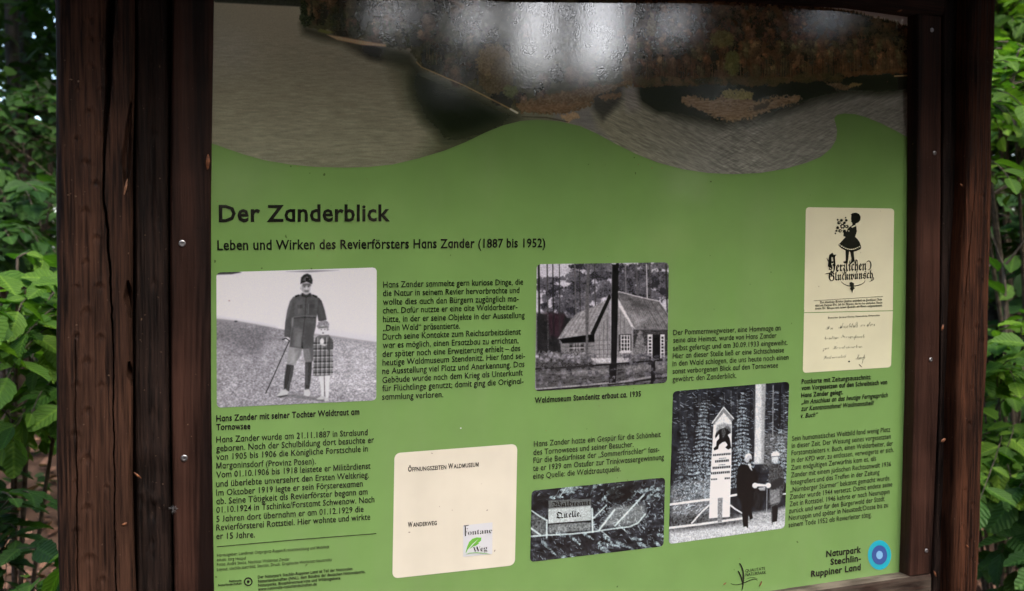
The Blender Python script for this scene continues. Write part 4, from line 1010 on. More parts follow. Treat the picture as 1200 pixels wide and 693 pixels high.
q([(392, 190), (404, 210), (470, 330), (455, 320), (402, 235)], 206, .6); Q.line(z([(370, 174), (405, 172), (480, 192), (572, 212)]), 1.1, 196, .9); q([(405, 180), (500, 215), (560, 250), (480, 240)], 60, 3, op=.6); q([(430, 250), (520, 290), (480, 318)], 172, 3, op=.6)
q([(462, 332), (614, 332), (614, 462), (462, 462)], 66, .6, tex=20, ts=5, ty=1.5)
q([(400, 355), (455, 352), (455, 430), (400, 430)], 70, .5)
for xx in (411, 424, 437, 448): Q.line(z([(xx, 358), (xx, 426)]), .8, 222)
for yy in (360, 376, 392, 408, 424): Q.line(z([(410, yy), (449, yy)]), .7, 222)
q([(404, 426), (456, 424), (456, 432), (404, 434)], 190, .4)
for x0, x1 in ((524, 545), (578, 597)):
    q([(x0, 354), (x1, 354), (x1, 456), (x0, 456)], 196, .4)
    for yy in range(364, 450, 14): q([(x0 + 5, yy), (x1 - 5, yy), (x1 - 5, yy + 9), (x0 + 5, yy + 9)], 60, .3)
q([(546, 356), (577, 356), (577, 455), (546, 455)], 30, .4)
q([(490, 322), (505, 370), (528, 462), (450, 462), (472, 380)], 118, .8, tex=60, ts=1.2, wob=1.4)
q([(45, 455), (300, 452), (620, 460), (620, 570), (45, 602)], 78, 1, tex=34, ts=5, ty=1.3); q([(60, 430), (280, 425), (290, 470), (60, 480)], 100, 1, tex=60, ts=1.5, wob=1.5); q([(280, 455), (460, 452), (440, 475), (300, 478)], 178, 1, tex=40, ts=2)
q([(140, 515), (340, 495), (380, 520), (180, 530)], 130, 2, tex=50, ts=3, ty=1, op=.8); q([(420, 490), (600, 470), (600, 500), (430, 520)], 120, 2, tex=60, ts=1.5, op=.8)
Q.line(z([(45, 502), (180, 495), (360, 482), (530, 468), (615, 462)]), 1.5, 30); Q.line(z([(45, 588), (240, 572), (420, 556), (540, 535), (612, 528)]), 1.9, 150, .9); Q.line(z([(45, 594), (240, 579), (420, 563), (612, 536)]), 1.2, 24, .9)
q([(540, 465), (556, 465), (556, 565), (538, 568)], 26, .5); q([(362, 480), (392, 478), (388, 560), (358, 562)], 30, .5); q([(372, 55), (400, 55), (397, 240), (392, 475), (368, 478)], 34, .5, tex=14, ts=1, ty=4); Q.line(z([(372, 60), (370, 180)]), .8, 110, .8)
q([(258, 200), (268, 60), (276, 60), (272, 300), (270, 468), (260, 468)], 90, .5, tex=20)
q([(60, 440), (300, 470), (280, 500), (60, 500)], 60, 3, op=.5, tex=60, ts=1.4, wob=1)
tree_blobs(reg([(60, 430), (300, 480)]), 70, 31, .8, 2.0, 60, 170, .7); tree_blobs(reg([(420, 440), (612, 480)]), 50, 32, .8, 2.2, 50, 150, .7); tree_blobs(reg([(60, 500), (600, 580)]), 90, 33, .8, 2.4, 44, 140, .6)
Q.noise([(620, 300), (790, 300), (790, 465), (620, 465)], .22, .9, .9, 33, 2)
M_P3 = Q.finish('museum_photograph', 1.15, 1.12, (.97, .97, 1.05), blur=4)
Q.sheet('photograph', rounded(c3, 5), M_P3)

# ---- the spring with its sign
z = Z(610, 500, 4.078)
c4 = [(623, 575.3), (779.4, 559.6), (777.6, 640.3), (621.4, 658.8)]
Q = Pic(616, 552, 786, 666, .33, (46, 46, 50))
allp = [(610, 545), (790, 545), (790, 670), (610, 670)]
def bough(a, b, l, seed, lo=90, hi=235, w_=.7):
    g = random.Random(seed); a = np.array(a, float); b = np.array(b, float); d = b - a; L0 = np.hypot(*d); d = d / L0; nrm = np.array([-d[1], d[0]]); n = int(L0 / .75)
    Q.line([tuple(a), tuple(b)], w_ * 1.3, 60, .8)
    for i in range(n):
        t = i / n; p = a + (b - a) * t; ll = l * (1 - t * .75) * g.uniform(.6, 1.1); v = g.uniform(lo, hi)
        for sgn in (-1, 1):
            if g.random() < .8:
                e_ = p + d * ll * .75 + nrm * sgn * ll * .7; Q.line([tuple(p), tuple(e_)], w_ * g.uniform(.7, 1.2), (v * .95, v, v * 1.03), .8)
def fir(cx, y0, y1, w, seed, lo=80, hi=225):
    g = random.Random(seed); y = y0
    while y < y1:
        t = (y - y0) / (y1 - y0); ww = w * (.12 + .88 * t) * g.uniform(.75, 1.1)
        for sgn in (-1, 1):
            p = z([(cx, y), (cx + sgn * ww, y + ww * g.uniform(.1, .35))]); bough(p[0], p[1], 3.2 * (.5 + t * .6), g.randrange(999), lo * (1 - .4 * t), hi, .6)
        y += g.uniform(11, 17)
def needles(reg_, n, seed, lo, hi, l0, l1, w_, ang=0.0, spread=1.0):
    g = random.Random(seed); xs = [p[0] for p in reg_]; ys = [p[1] for p in reg_]
    for i in range(n):
        x, y = g.uniform(min(xs), max(xs)), g.uniform(min(ys), max(ys)); a = ang + g.uniform(-spread, spread); l = g.uniform(l0, l1); v = g.uniform(lo, hi)
        Q.line([(x, y), (x + l * math.cos(a), y + l * math.sin(a))], w_ * g.uniform(.6, 1.3), (v * .97, v, v * 1.03), g.uniform(.4, .95))
Q.noise(allp, .9, 5, 3, 3, 3)
needles(z([(50, 260), (690, 360)]), 260, 3, 30, 190, 1.5, 5, .7, -.5, .9); needles(z([(50, 500), (690, 640)]), 280, 4, 20, 190, 1.5, 5, .7, .6, 1.0); needles(z([(340, 350), (690, 500)]), 260, 5, 90, 235, 1, 4, .8, .3, 1.5)
for i in range(46):
    x = rnd.uniform(50, 690); y = rnd.uniform(262, 360) if i % 2 else rnd.uniform(505, 635); a = rnd.uniform(-.9, .2) if i % 2 else rnd.uniform(.1, 1.0); l = rnd.uniform(50, 110)
    p = z([(x, y), (x + l * math.cos(a), y + l * math.sin(a))]); bough(p[0], p[1], 3.4, i, 60, 235, .65)
q([(440, 380), (590, 370), (600, 430), (540, 470), (380, 480)], 170, 3, op=.55, tex=60, ts=1.5); q([(135, 465), (335, 455), (335, 495), (135, 510)], 130, 1, op=.8, tex=80, ts=1.5); q([(50, 420), (120, 430), (120, 520), (50, 520)], 110, 2, op=.7, tex=80, ts=1.5)
q([(400, 290), (560, 270), (530, 350), (430, 370)], 18, 3, op=.7); q([(60, 330), (130, 330), (130, 390), (60, 390)], 20, 3, op=.6)
q([(132, 352), (336, 345), (336, 385), (134, 398)], 92, .5, tex=20); q([(132, 396), (336, 380), (336, 448), (132, 464)], 172, .5, tex=22, ts=5, ty=1); Q.line(z([(132, 466), (336, 451)]), 1.2, 26); Q.line(z([(132, 394), (336, 379)]), .6, 210, .7)
for pts, w_ in (([(50, 524), (130, 518), (250, 512), (345, 502)], 2.4), ([(345, 502), (440, 488), (520, 478), (560, 460), (595, 418)], 2.2), ([(50, 400), (84, 424), (125, 448)], 2.2), ([(50, 486), (92, 516)], 3.0), ([(125, 448), (124, 530)], 2.6), ([(341, 392), (344, 503)], 3.0),
                ([(345, 440), (410, 375)], 2.0), ([(376, 492), (448, 398)], 3.0), ([(450, 474), (588, 326)], 2.6), ([(388, 500), (426, 532)], 1.3), ([(470, 470), (510, 508)], 1.2), ([(190, 330), (216, 292)], 1.6)):
    Q.line(z(pts), w_ * .72, (206, 212, 214), .9, soft=1.1)
Q.noise(allp, .25, .8, .8, 33, 2)
M_P4 = Q.finish('spring_photograph', 1.3, 1.15, (.86, 1.0, 1.02), blur=3)
S4 = Q.sheet('photograph', rounded(c4, 4.5), M_P4)
text_block([(fraktur('Waldtraut'), z([(150, 386)])[0], z([(332, 374)])[0], 5.6), (fraktur('Quelle.'), z([(170, 440)])[0], z([(290, 430)])[0], 7.2)], 6.2, 0.0, M_INK, single=False, name='sign_lettering')

# ---- the signpost with two men
z = Z(775, 440, 3.38)
c5 = [(788.8, 458.8), (925, 447.4), (919.6, 619), (783.6, 637.8)]
Q = Pic(778, 440, 932, 645, .33, (40, 42, 46))
allp = [(770, 435), (935, 435), (935, 650), (770, 650)]
Q.noise(allp, .6, 5, 6, 3, 3)
q([(35, 440), (200, 400), (200, 560), (35, 600)], 112, 4, op=.9, tex=60, ts=2); q([(400, 230), (505, 225), (500, 330), (400, 380)], 92, 3, op=.9, tex=60, ts=2, ty=1.2)
for i in range(40):
    x = rnd.uniform(40, 500); y0_ = rnd.uniform(40, 100); Q.line(z([(x, y0_), (x + 2, y0_ + rnd.uniform(100, 260))]), rnd.uniform(.5, 1.4), rnd.choice([20, 24, 70, 92]), .6)
needles(z([(60, 150), (210, 470)]), 200, 3, 50, 160, 1.2, 4, .7, .35, .7); needles(z([(270, 90), (375, 420)]), 160, 4, 50, 170, 1.2, 4, .7, 2.8, .7); needles(z([(40, 50), (360, 200)]), 320, 6, 50, 170, 1.5, 5, .7, .2, .6)
needles(z([(40, 430), (190, 600)]), 420, 7, 80, 235, 1.5, 5, .8, -.5, .6); needles(z([(400, 60), (505, 330)]), 260, 8, 60, 200, 2, 6, .7, .2, .5)
fir(90, 200, 480, 60, 5, 50, 170); fir(320, 70, 440, 62, 3); fir(165, 110, 480, 92, 4); fir(470, 215, 420, 60, 6, 90, 230)
q([(372, 34), (412, 32), (408, 180), (404, 350), (366, 352), (370, 200)], 196, 1, tex=22, ts=1.5, ty=6); q([(396, 34), (412, 32), (404, 350), (394, 350)], 120, 1, op=.6); Q.line(z([(442, 40), (440, 240)]), 1.4, 150, .7); Q.line(z([(470, 36), (468, 200)]), 1.8, 22, .8)
q([(280, 560), (500, 520), (500, 625), (30, 668), (30, 600), (200, 560)], 158, 3, tex=50, ts=2, ty=1); q([(30, 560), (280, 530), (330, 590), (30, 640)], 60, 4, op=.7, tex=60, ts=1.6); q([(30, 620), (490, 575), (500, 640), (30, 680)], 186, 3, op=.9, tex=40, ts=1.2)
q([(206, 194), (278, 188), (276, 360), (270, 560), (188, 566), (194, 400)], 236, .4)
q([(200, 190), (245, 128), (286, 172), (276, 186), (246, 150), (212, 196)], 120, .5); q([(212, 190), (246, 148), (276, 182), (276, 196), (212, 202)], 206, .5); Q.line(z([(200, 190), (246, 126), (286, 172)]), 1.0, 230, .9)
# rampant beast on the post
q([(212, 240), (218, 222), (232, 212), (246, 208), (262, 198), (272, 206), (274, 228), (262, 236), (270, 250), (276, 288), (264, 294), (252, 286), (262, 276), (252, 262), (240, 266), (228, 276), (224, 292), (208, 298), (206, 288), (216, 280), (218, 262), (228, 250), (228, 232), (214, 250)], 26, .4)
q([(214, 212), (222, 198), (248, 188), (276, 196), (276, 232), (262, 214), (246, 206), (230, 214), (220, 232)], 120, 1, op=.8, tex=50, ts=1.2); q([(236, 214), (248, 208), (256, 222), (250, 246), (240, 250)], 92, .8, op=.7)
for (a, b, yy, h) in ((204, 275, 316, 2.4), (228, 258, 329, .8), (212, 268, 341, 2.8), (226, 254, 355, .8), (202, 274, 367, 2.8), (196, 272, 388, 2.8), (196, 222, 412, 1.8), (250, 272, 408, 2.4)):
    n_ = max(2, int((b - a) / 7))
    for k in range(n_):
        xa = a + (b - a) * k / n_; Q.poly(z([(xa, yy - h * 1.7 - k * .6), (xa + (b - a) / n_ * .75, yy - h * 1.7 - k * .6), (xa + (b - a) / n_ * .75, yy + h * 1.7 - k * .6), (xa, yy + h * 1.7 - k * .6)]), 46, .4)
for pts, w_, v in (([(30, 512), (120, 500), (215, 488), (300, 472)], 2.6, 224), ([(30, 604), (150, 590), (320, 566)], 2.6, 214), ([(215, 490), (160, 540), (120, 585)], 1.8, 210), ([(240, 488), (290, 528), (318, 545)], 1.8, 205), ([(480, 470), (500, 468)], 2, 200)):
    Q.line(z(pts), w_, v, .97)
q([(222, 486), (242, 484), (240, 580), (222, 582)], 128, .5, tex=50, ts=.9)
# man in black
q([(318, 352), (302, 370), (296, 420), (300, 480), (318, 500), (320, 560), (324, 602), (342, 604), (344, 540), (352, 520), (372, 520), (382, 470), (378, 430), (384, 400), (372, 375), (350, 358)], 16, .5)
q([(340, 500), (352, 520), (362, 566), (350, 572), (342, 540)], 24, .5); q([(362, 440), (405, 450), (402, 520), (375, 540), (362, 500)], 36, .8, op=.8, tex=30)
Q.ell(*z([(343, 328)])[0], 4.4, 5.2, (172, 172, 174)); q([(332, 314), (348, 308), (357, 318), (344, 317), (333, 328)], 226, .6); q([(350, 330), (360, 334), (354, 346), (344, 344)], 60, .5); q([(340, 350), (352, 350), (360, 380), (352, 372)], 200, .4)
Q.ell(*z([(370, 436)])[0], 3.2, 3.2, (226, 228, 228)); q([(376, 428), (418, 432), (418, 440), (376, 440)], 224, .5); q([(380, 446), (412, 440), (410, 456), (390, 456)], 150, .6)
q([(324, 600), (336, 598), (342, 612), (330, 614)], 200, .4)
# man in uniform
q([(438, 350), (426, 372), (422, 420), (430, 470), (420, 500), (432, 520), (436, 590), (456, 590), (462, 520), (478, 480), (486, 440), (484, 380), (468, 352)], 74, .5, tex=26, ts=1.5)
q([(424, 430), (470, 405), (484, 410), (482, 432), (440, 452), (426, 446)], 50, .5); q([(428, 455), (468, 450), (468, 500), (432, 512)], 120, .6, tex=30); q([(438, 520), (462, 515), (456, 590), (440, 592)], 34, .5)
Q.ell(*z([(449, 330)])[0], 4.0, 5.2, (188, 190, 192)); q([(434, 312), (442, 302), (458, 300), (468, 310), (466, 322), (434, 324)], 214, .5); Q.line(z([(434, 322), (466, 320)]), .8, 90)
Q.ell(*z([(423, 436)])[0], 3.0, 3.0, (230, 232, 232)); Q.line(z([(418, 440), (416, 540)]), .8, 176, .8); q([(440, 582), (456, 578), (456, 592), (440, 594)], 190, .4)
Q.noise(allp, .25, .8, .8, 33, 2)
M_P5 = Q.finish('signpost_photograph', 1.25, 1.15, (.91, .99, 1.06), blur=3)
Q.sheet('photograph', rounded(c5, 4.5), M_P5)

# ---- card with opening hours and trail badge (a code square is left out)
z = Z(450, 500, 3.588)
cq = [(462.3, 531.2), (606.3, 520.3), (603.4, 662.6), (459.8, 678.2)]
CARD = flat_poly('information_card', rounded(cq, 7), M_CREAM, e=.0004)
text_block([('Ö', *z([(101, 190), (117, 189)]), 6.0), ('FFNUNGSZEITEN', *z([(119, 189), (262, 179)]), 4.7), ('W', *z([(270, 178), (291, 176.5)]), 6.0), ('ALDMUSEUM', *z([(293, 176.5), (398, 168)]), 4.7),
            ('W', *z([(100, 424), (120, 422)]), 6.0), ('ANDERWEG', *z([(122, 422), (222, 414)]), 4.7)], 4, 0.022, single=False, name='card_lettering')
BADGE = flat_poly('trail_badge', z([(333, 416), (456, 403), (455, 536), (333, 548)]), M_WHITE, e=.0008)
text_block([(serif('F'), *z([(339, 462), (352, 460)]), 9.4), (serif('ontane'), *z([(353, 457), (455, 448)]), 6.2), (serif('Weg'), *z([(374, 530), (434, 522)]), 6.4)], 6, -0.012, M_INK, e=.0012, single=False, name='badge_lettering')
flat_poly('badge_line', z([(335, 417), (356, 414), (356, 417), (335, 420)]), M_INK, e=.0012)
flat_poly('badge_line', z([(340, 420), (344, 420), (343, 460), (340, 460)]), M_INK, e=.00125)
flat_poly('badge_feather', z([(343, 530), (350, 505), (358, 485), (372, 472), (390, 466), (410, 467), (408, 480), (396, 490), (400, 492), (385, 502), (376, 504), (365, 512), (354, 518), (347, 532)]), M_LEAFG, e=.0012)
flat_poly('badge_feather_shaft', z([(340, 542), (352, 518), (372, 494), (398, 472), (374, 497), (356, 518), (345, 536)]), M_WHITE, e=.0014)
flat_poly('badge_swoosh', z([(340, 539), (360, 531), (390, 529), (430, 533), (448, 537), (420, 534.5), (385, 532), (360, 534)]), M_LEAFG, e=.0012)
# ---- postcard
PC1 = flat_poly('postcard', rounded([(944.4, 243), (1047.8, 244.6), (1046.2, 363.6), (942.2, 366)], 4), M_CARD, e=.0004)
PC2 = flat_poly('postcard', rounded([(942.2, 367.3), (1046.2, 365), (1044.2, 430.6), (940.8, 437.2)], 4), M_CARD, e=.0004)
flat_poly('postcard_lip', [(943.6, 355), (1046.4, 353), (1046.3, 363.8), (942.3, 366.2)], M_CARD, e=.00045)
flat_poly('postcard_lip', [(942.3, 367.1), (1046.3, 364.8), (1046, 375), (942, 377)], M_CARD, e=.00045)
z = Z(960, 244, 6.93)
def sil(nm, pts, e=.0008, mat=None): flat_poly(nm, z(pts), mat or M_INK, e=e)
sil('silhouette', [(258, 88), (262, 60), (256, 50), (275, 40), (300, 37), (325, 48), (337, 72), (334, 98), (318, 118), (300, 124), (294, 130), (302, 150), (306, 190), (300, 210), (292, 234), (312, 252), (330, 280), (342, 318), (336, 334), (300, 350), (260, 358), (215, 345), (180, 326), (155, 300),
     (180, 272), (205, 245), (215, 235), (196, 228), (198, 196), (225, 190), (230, 170), (245, 155), (272, 135), (268, 118), (258, 110), (262, 100)])
sil('silhouette_leg', [(214, 345), (244, 352), (238, 400), (232, 450), (200, 446), (194, 436), (216, 430)])
sil('silhouette_leg', [(250, 352), (280, 348), (282, 380), (288, 430), (270, 444), (240, 470), (236, 462), (258, 436), (262, 410)])
for i, (x, y, r) in enumerate(((190, 148, 26), (160, 120, 17), (180, 100, 15), (150, 160, 16), (170, 185, 18), (220, 100, 14), (225, 150, 18), (205, 190, 20), (140, 185, 11), (150, 95, 10), (215, 78, 8), (132, 206, 8), (205, 120, 14), (240, 185, 16))):
    rr = random.Random(i); sil('silhouette_flower', [(x + r * (1 if k % 2 else .6) * math.cos(k * math.pi / 8) * rr.uniform(.9, 1.15), y + r * (1 if k % 2 else .6) * math.sin(k * math.pi / 8)) for k in range(16)], e=.0008 + i * .00001)
for x, y, r in ((190, 148, 9), (162, 118, 4), (222, 150, 5), (172, 186, 5), (240, 186, 4)): sil('flower_eye', ell(x, y, r, r, 10), e=.001, mat=M_CARD)
for k in range(11):
    t = k / 10; x = 168 + 160 * t; y = 300 + 33 * math.sin(math.pi * t * .92) + t * 6; sil('dress_hem_dash', [(x - 6, y - 5), (x + 6, y - 3), (x + 5, y + 4), (x - 7, y + 2)], e=.001, mat=M_CARD)
sil('collar_dash', [(262, 150), (294, 138), (298, 146), (266, 160)], e=.001, mat=M_CARD)
text_block([(fraktur('Herzlichen'), *z([(76, 520), (384, 505)]), 11.5), (fraktur('Glückwunsch').replace('ü', fraktur('u')), *z([(76, 592), (436, 570)]), 9.5)], 10, 0.004, M_INK, e=.0009, single=False, name='greeting_lettering')
sil('greeting_initial', [(70, 470), (82, 380), (108, 362), (118, 380), (140, 378), (128, 400), (134, 470), (122, 482), (112, 400), (100, 398), (100, 478), (86, 488)], e=.00095)
for s in (stroke(z([(180, 598), (230, 628), (300, 634), (350, 612), (372, 588)]), 1.0, .9), stroke(z([(385, 440), (405, 432), (426, 455), (412, 490), (396, 500)]), 1.1, 1.1), stroke(z([(48, 536), (80, 530), (100, 540)]), .8, 1.6), stroke(z([(66, 420), (62, 410), (80, 440)]), 1, 1.4),
          stroke(z([(436, 560), (438, 580), (405, 600)]), 1.4, .5), stroke(z([(288, 450), (300, 420), (312, 440), (306, 470)]), 1, 1)):
    flat_poly('greeting_flourish', s, M_INK, e=.0011)
sil('greeting_drop', [(245, 606), (262, 600), (284, 612), (280, 640), (290, 650), (274, 668), (268, 692), (262, 668), (248, 656), (258, 644), (252, 630)], e=.0012)
z = Z(944, 344, 11.32)
def umf(s): return ''.join(c if c in 'äöüß' else fraktur(c) for c in s)
text_block([(umf('Der staatliche Förster Zander, wohnhaft im Forsthaus Rott-'), *z([(192, 134), (1020, 92)]), 2.5), (umf('stiel am Tornow-See, lud die Männer, die bei der jährlichen Runde'), *z([(128, 176), (1020, 134)]), 2.5),
            (umf('sowie Dr. Krüger mit seiner Familie als Gäste aufgenommen.'), *z([(128, 216), (1020, 172)]), 2.5)], 2.5, .006, M_GREY, e=.0009, single=False, name='newspaper_lettering')
text_block([(umf('Deutscher Heimat-Verlag, Tannenberg, Ostpreußen'), *z([(296, 336), (984, 300)]), 2.0)], 2, -.004, M_GREY, e=.0009, single=False, name='newspaper_lettering')
flat_poly('newspaper_rule', z([(110, 96), (1026, 38), (1026, 42), (110, 100)]), M_GREY, e=.0009)
z = Z(944, 366, 9.9)
text_block([(script('Im'), *z([(236, 205), (318, 200)]), 4.6), (script('Anschluß').replace('ß', 'ß'), *z([(385, 190), (605, 178)]), 6.5), (script('an'), *z([(640, 168), (688, 164)]), 4.5), (script('das'), *z([(712, 166), (804, 160)]), 6),
            (script('heutige'), *z([(216, 320), (385, 308)]), 4.2), (script('Ferngespräch').replace('ä', script('a')), *z([(415, 302), (682, 300)]), 5.0), (script('zur'), *z([(200, 440), (268, 428)]), 4),
            (script('Kenntnisnahme'), *z([(318, 430), (662, 412)]), 4.4), (script('Waidmannsheil'), *z([(205, 545), (470, 528)]), 4.4), (script('Buch'), *z([(585, 555), (690, 545)]), 6.5)], 5, -.02, M_PINK, e=.0009, single=False, name='handwriting')
flat_poly('ink_dot', ell(*z([(505, 573)])[0], 1.1, .9, 8), M_PINK, e=.0009)
flat_poly('ink_stroke', stroke(z([(618, 604), (655, 640)]), .7, .7), M_PINK, e=.0009)
flat_poly('ink_stroke', stroke(z([(680, 500), (655, 600)]), .4, .4), M_PINK, e=.0009)
bpy.data.objects.remove(_fo); bpy.data.curves.remove(_fc)
for o in list(PANEL.children):                      # the panel itself is offset to the board's base, so its prints follow it
    o.matrix_parent_inverse = Matrix.Identity(4)

# ------------------------------------------------------------------ vegetation
def leaf_mesh(seed, rows=8, wid=.31, teeth=True):
    g = random.Random(seed); V = []; uv = []; Fc = []
    bend = g.uniform(.05, .3); tw = g.uniform(-.25, .25)
    for i in range(rows + 1):
        t = i / rows
        w = wid * (math.sin(math.pi * t ** .85) ** .8) if 0 < t < 1 else 0.0
        if teeth and 0 < i < rows: w *= 1.07 if i % 2 else .95
        zc = -bend * t * t
        for s in (-1, 0, 1):
            V.append((s * w, t + (.03 if s else 0) * (1 if i % 2 else -.3), zc + abs(s) * w * .28 + s * w * tw + (g.uniform(-.015, .015) if s else 0)))
            uv.append((s * w, t))
    for i in range(rows):
        a = i * 3
        Fc += [(a, a + 1, a + 4, a + 3), (a + 1, a + 2, a + 5, a + 4)]
    me = mesh('leaf', V, Fc, True)
    u = me.uv_layers.new(name='UVMap')
    for lp in me.loops: u.data[lp.index].uv = uv[lp.vertex_index]
    return me
LEAVES = {k: [leaf_mesh(s + 10 * i) for s in range(4)] for i, k in enumerate(('fresh', 'shadowed'))}
for me in LEAVES['fresh']: me.materials.append(M_LEAF)
for me in LEAVES['shadowed']: me.materials.append(M_LEAF_SHADE)

class Tubes:
    def __init__(s): s.V = []; s.F = []
    def add(s, pts, r0, r1, n=6, wob=0.0, seed=0):
        g = random.Random(seed); pts = [Vector(p) for p in pts]; base = len(s.V); m = len(pts)
        for i, p in enumerate(pts):
            d = (pts[min(i + 1, m - 1)] - pts[max(i - 1, 0)]).normalized()
            a = d.orthogonal().normalized(); b = d.cross(a); r = r0 + (r1 - r0) * i / (m - 1)
            for k in range(n):
                rr = r * (1 + g.uniform(-wob, wob)); q = 2 * math.pi * k / n
                s.V.append(tuple(p + a * math.cos(q) * rr + b * math.sin(q) * rr))
        for i in range(m - 1):
            for k in range(n):
                a, b = base + i * n + k, base + i * n + (k + 1) % n
                s.F.append((a, b, b + n, a + n))
        s.F.append(tuple(base + (m - 1) * n + k for k in range(n)))
    def mesh(s, name): return mesh(name, s.V, s.F, True)

def bezier(a, b, c, n=7):
    return [a * (1 - t) ** 2 + b * 2 * t * (1 - t) + c * t * t for t in [i / (n - 1) for i in range(n)]]
def shrub(name, label, cat, base, tips, leaf_kind, leaf_len, per=8, seed=0, group=None, droop=.18, maxparts=290, stem_r=.008, face=0.12):
    """tips: ends of sprays; each spray is a twig bearing alternate leaves; leaves in the frame are parts of their own"""
    g = random.Random(seed)
    base = Vector(base); base.z = float(ground_z(base.x, base.y))
    root = thing(name, label, cat, base, group)
    tb = Tubes(); cand = []
    toc = (Vector(CAMPOS) - base).normalized()
    mainp = base + Vector((0, 0, .05))
    stems = []
    for k in range(max(2, len(tips) // 9)):
        tgt = sum((tips[j] for j in range(k, len(tips), max(2, len(tips) // 9))), Vector()) / max(1, len(range(k, len(tips), max(2, len(tips) // 9))))
        tgt = tgt + Vector((g.uniform(-.15, .15), g.uniform(-.1, .2), g.uniform(0, .2)))
        st = bezier(base, Vector(((base.x * .7 + tgt.x * .3), (base.y * .7 + tgt.y * .3), tgt.z * .6)), tgt, 9); stems.append(st); tb.add([p - base for p in st], stem_r, stem_r * .4, 6, .1, k)
    for tip in tips:
        st = min(stems, key=lambda s_: min((p - tip).length for p in s_)); sp = min(st[2:], key=lambda p: (p - tip).length + .3 * max(0, p.z - tip.z))
        mid = (sp + tip) / 2 + Vector((g.uniform(-.05, .05), g.uniform(-.05, .05), g.uniform(.02, .12)))
        tw = bezier(sp, mid, tip, 9); tb.add([p - base for p in tw], stem_r * .35, stem_r * .12, 4, 0)
        L_ = (tip - sp).length; n = per
        pl = Vector((g.uniform(-.4, .4), g.uniform(-.4, .4), 1)) + toc * face; pl.normalize()
        for i in range(n):
            t = 1 - i / n * min(1, leaf_len * n * .55 / max(L_, .05))
            k = t * 8; i0 = min(7, int(k)); p = tw[i0].lerp(tw[i0 + 1], k - i0)
            d = (tw[i0 + 1] - tw[i0]).normalized()
            side = pl.cross(d).normalized() * (1 if i % 2 else -1)
            ydir = (d * (1.0 if i == 0 else g.uniform(.35, .7)) + side * (0 if i == 0 else 1) + Vector((0, 0, -droop * g.uniform(.3, 1.6)))).normalized()
            up = (pl + Vector((g.uniform(-.45, .45), g.uniform(-.45, .45), g.uniform(-.1, .2)))).normalized()
            xdir = ydir.cross(up).normalized(); up = xdir.cross(ydir)
            sc = leaf_len * g.uniform(.42, 1.2)
            M = Matrix((xdir * sc, ydir * sc, up * sc)).transposed().to_4x4(); M.translation = p - base
            cand.append((M, g.randrange(4)))
    pr = project(np.array([list(base + m.translation) for m, _ in cand]))
    order = []
    rest = []
    for (m, v), q_ in zip(cand, pr):
        vis = (-20 < q_[0] < 72 or 1112 < q_[0] < 1222) and -25 < q_[1] < 720
        (order if vis and len(order) < maxparts else rest).append((m, v))
    o = link('branch', tb.mesh('branch'), M_TWIG, root)
    for m, v in order:
        o = bpy.data.objects.new('leaf', LEAVES[leaf_kind][v]); COL.objects.link(o); o.parent = root; o.matrix_basis = m
    if rest:
        VV = []; FF = []; UU = []
        for m, v in rest:
            me = LEAVES[leaf_kind][v]; b = len(VV); A = np.array([v_.co for v_ in me.vertices]); R = np.array(m)
            VV += list(map(tuple, A @ R[:3, :3].T + R[:3, 3])); FF += [tuple(b + i for i in p.vertices) for p in me.polygons]
            UU += [tuple(d.uv) for d in me.uv_layers[0].data]
        me = mesh('foliage', VV, FF, True); u = me.uv_layers.new(name='UVMap'); u.data.foreach_set('uv', np.array(UU, np.float32).ravel())
        link('foliage', me, M_LEAF if leaf_kind == 'fresh' else M_LEAF_SHADE, root, 'stuff')
    return root
def tips_in(n, seed, px, py, dist):
    g = random.Random(seed)
    return [Vector(far(g.uniform(*px), g.uniform(*py), g.uniform(*dist))) for _ in range(n)]

# near left: beech bush whose top leaves catch the light, thinner towards the ground
shrub('beech_shrub', 'bright green leafy beech bush with broad leaves close behind the left post', 'shrub', far(15, 693, 3.1), tips_in(84, 1, (-90, 105), (318, 530), (2.2, 3.1)), 'fresh', .078, 8, 1)
shrub('low_shrub', 'low dark leafy shoots over brown leaf litter at the foot of the left post', 'shrub', far(30, 760, 2.6), tips_in(20, 2, (-60, 110), (535, 720), (2.3, 2.8)), 'shadowed', .085, 7, 2)
shrub('seedling_shrub', 'fresh green leaves low in the bottom left corner below the leaf litter patch', 'shrub', far(20, 800, 2.2), tips_in(12, 22, (-60, 80), (655, 720), (2.0, 2.3)), 'fresh', .07, 7, 22)
shrub('hazel_shrub', 'dim green bush behind the bright beech bush, left of the board', 'shrub', far(20, 420, 5.5), tips_in(90, 3, (-60, 110), (205, 330), (4.0, 5.6)), 'shadowed', .09, 9, 3, stem_r=.014)
shrub('understorey_shrub', 'tall understorey bush with small grey-green leaves in the upper left gap', 'shrub', far(30, 420, 8), tips_in(110, 4, (-60, 110), (95, 215), (5.8, 8)), 'shadowed', .09, 9, 4, stem_r=.02)
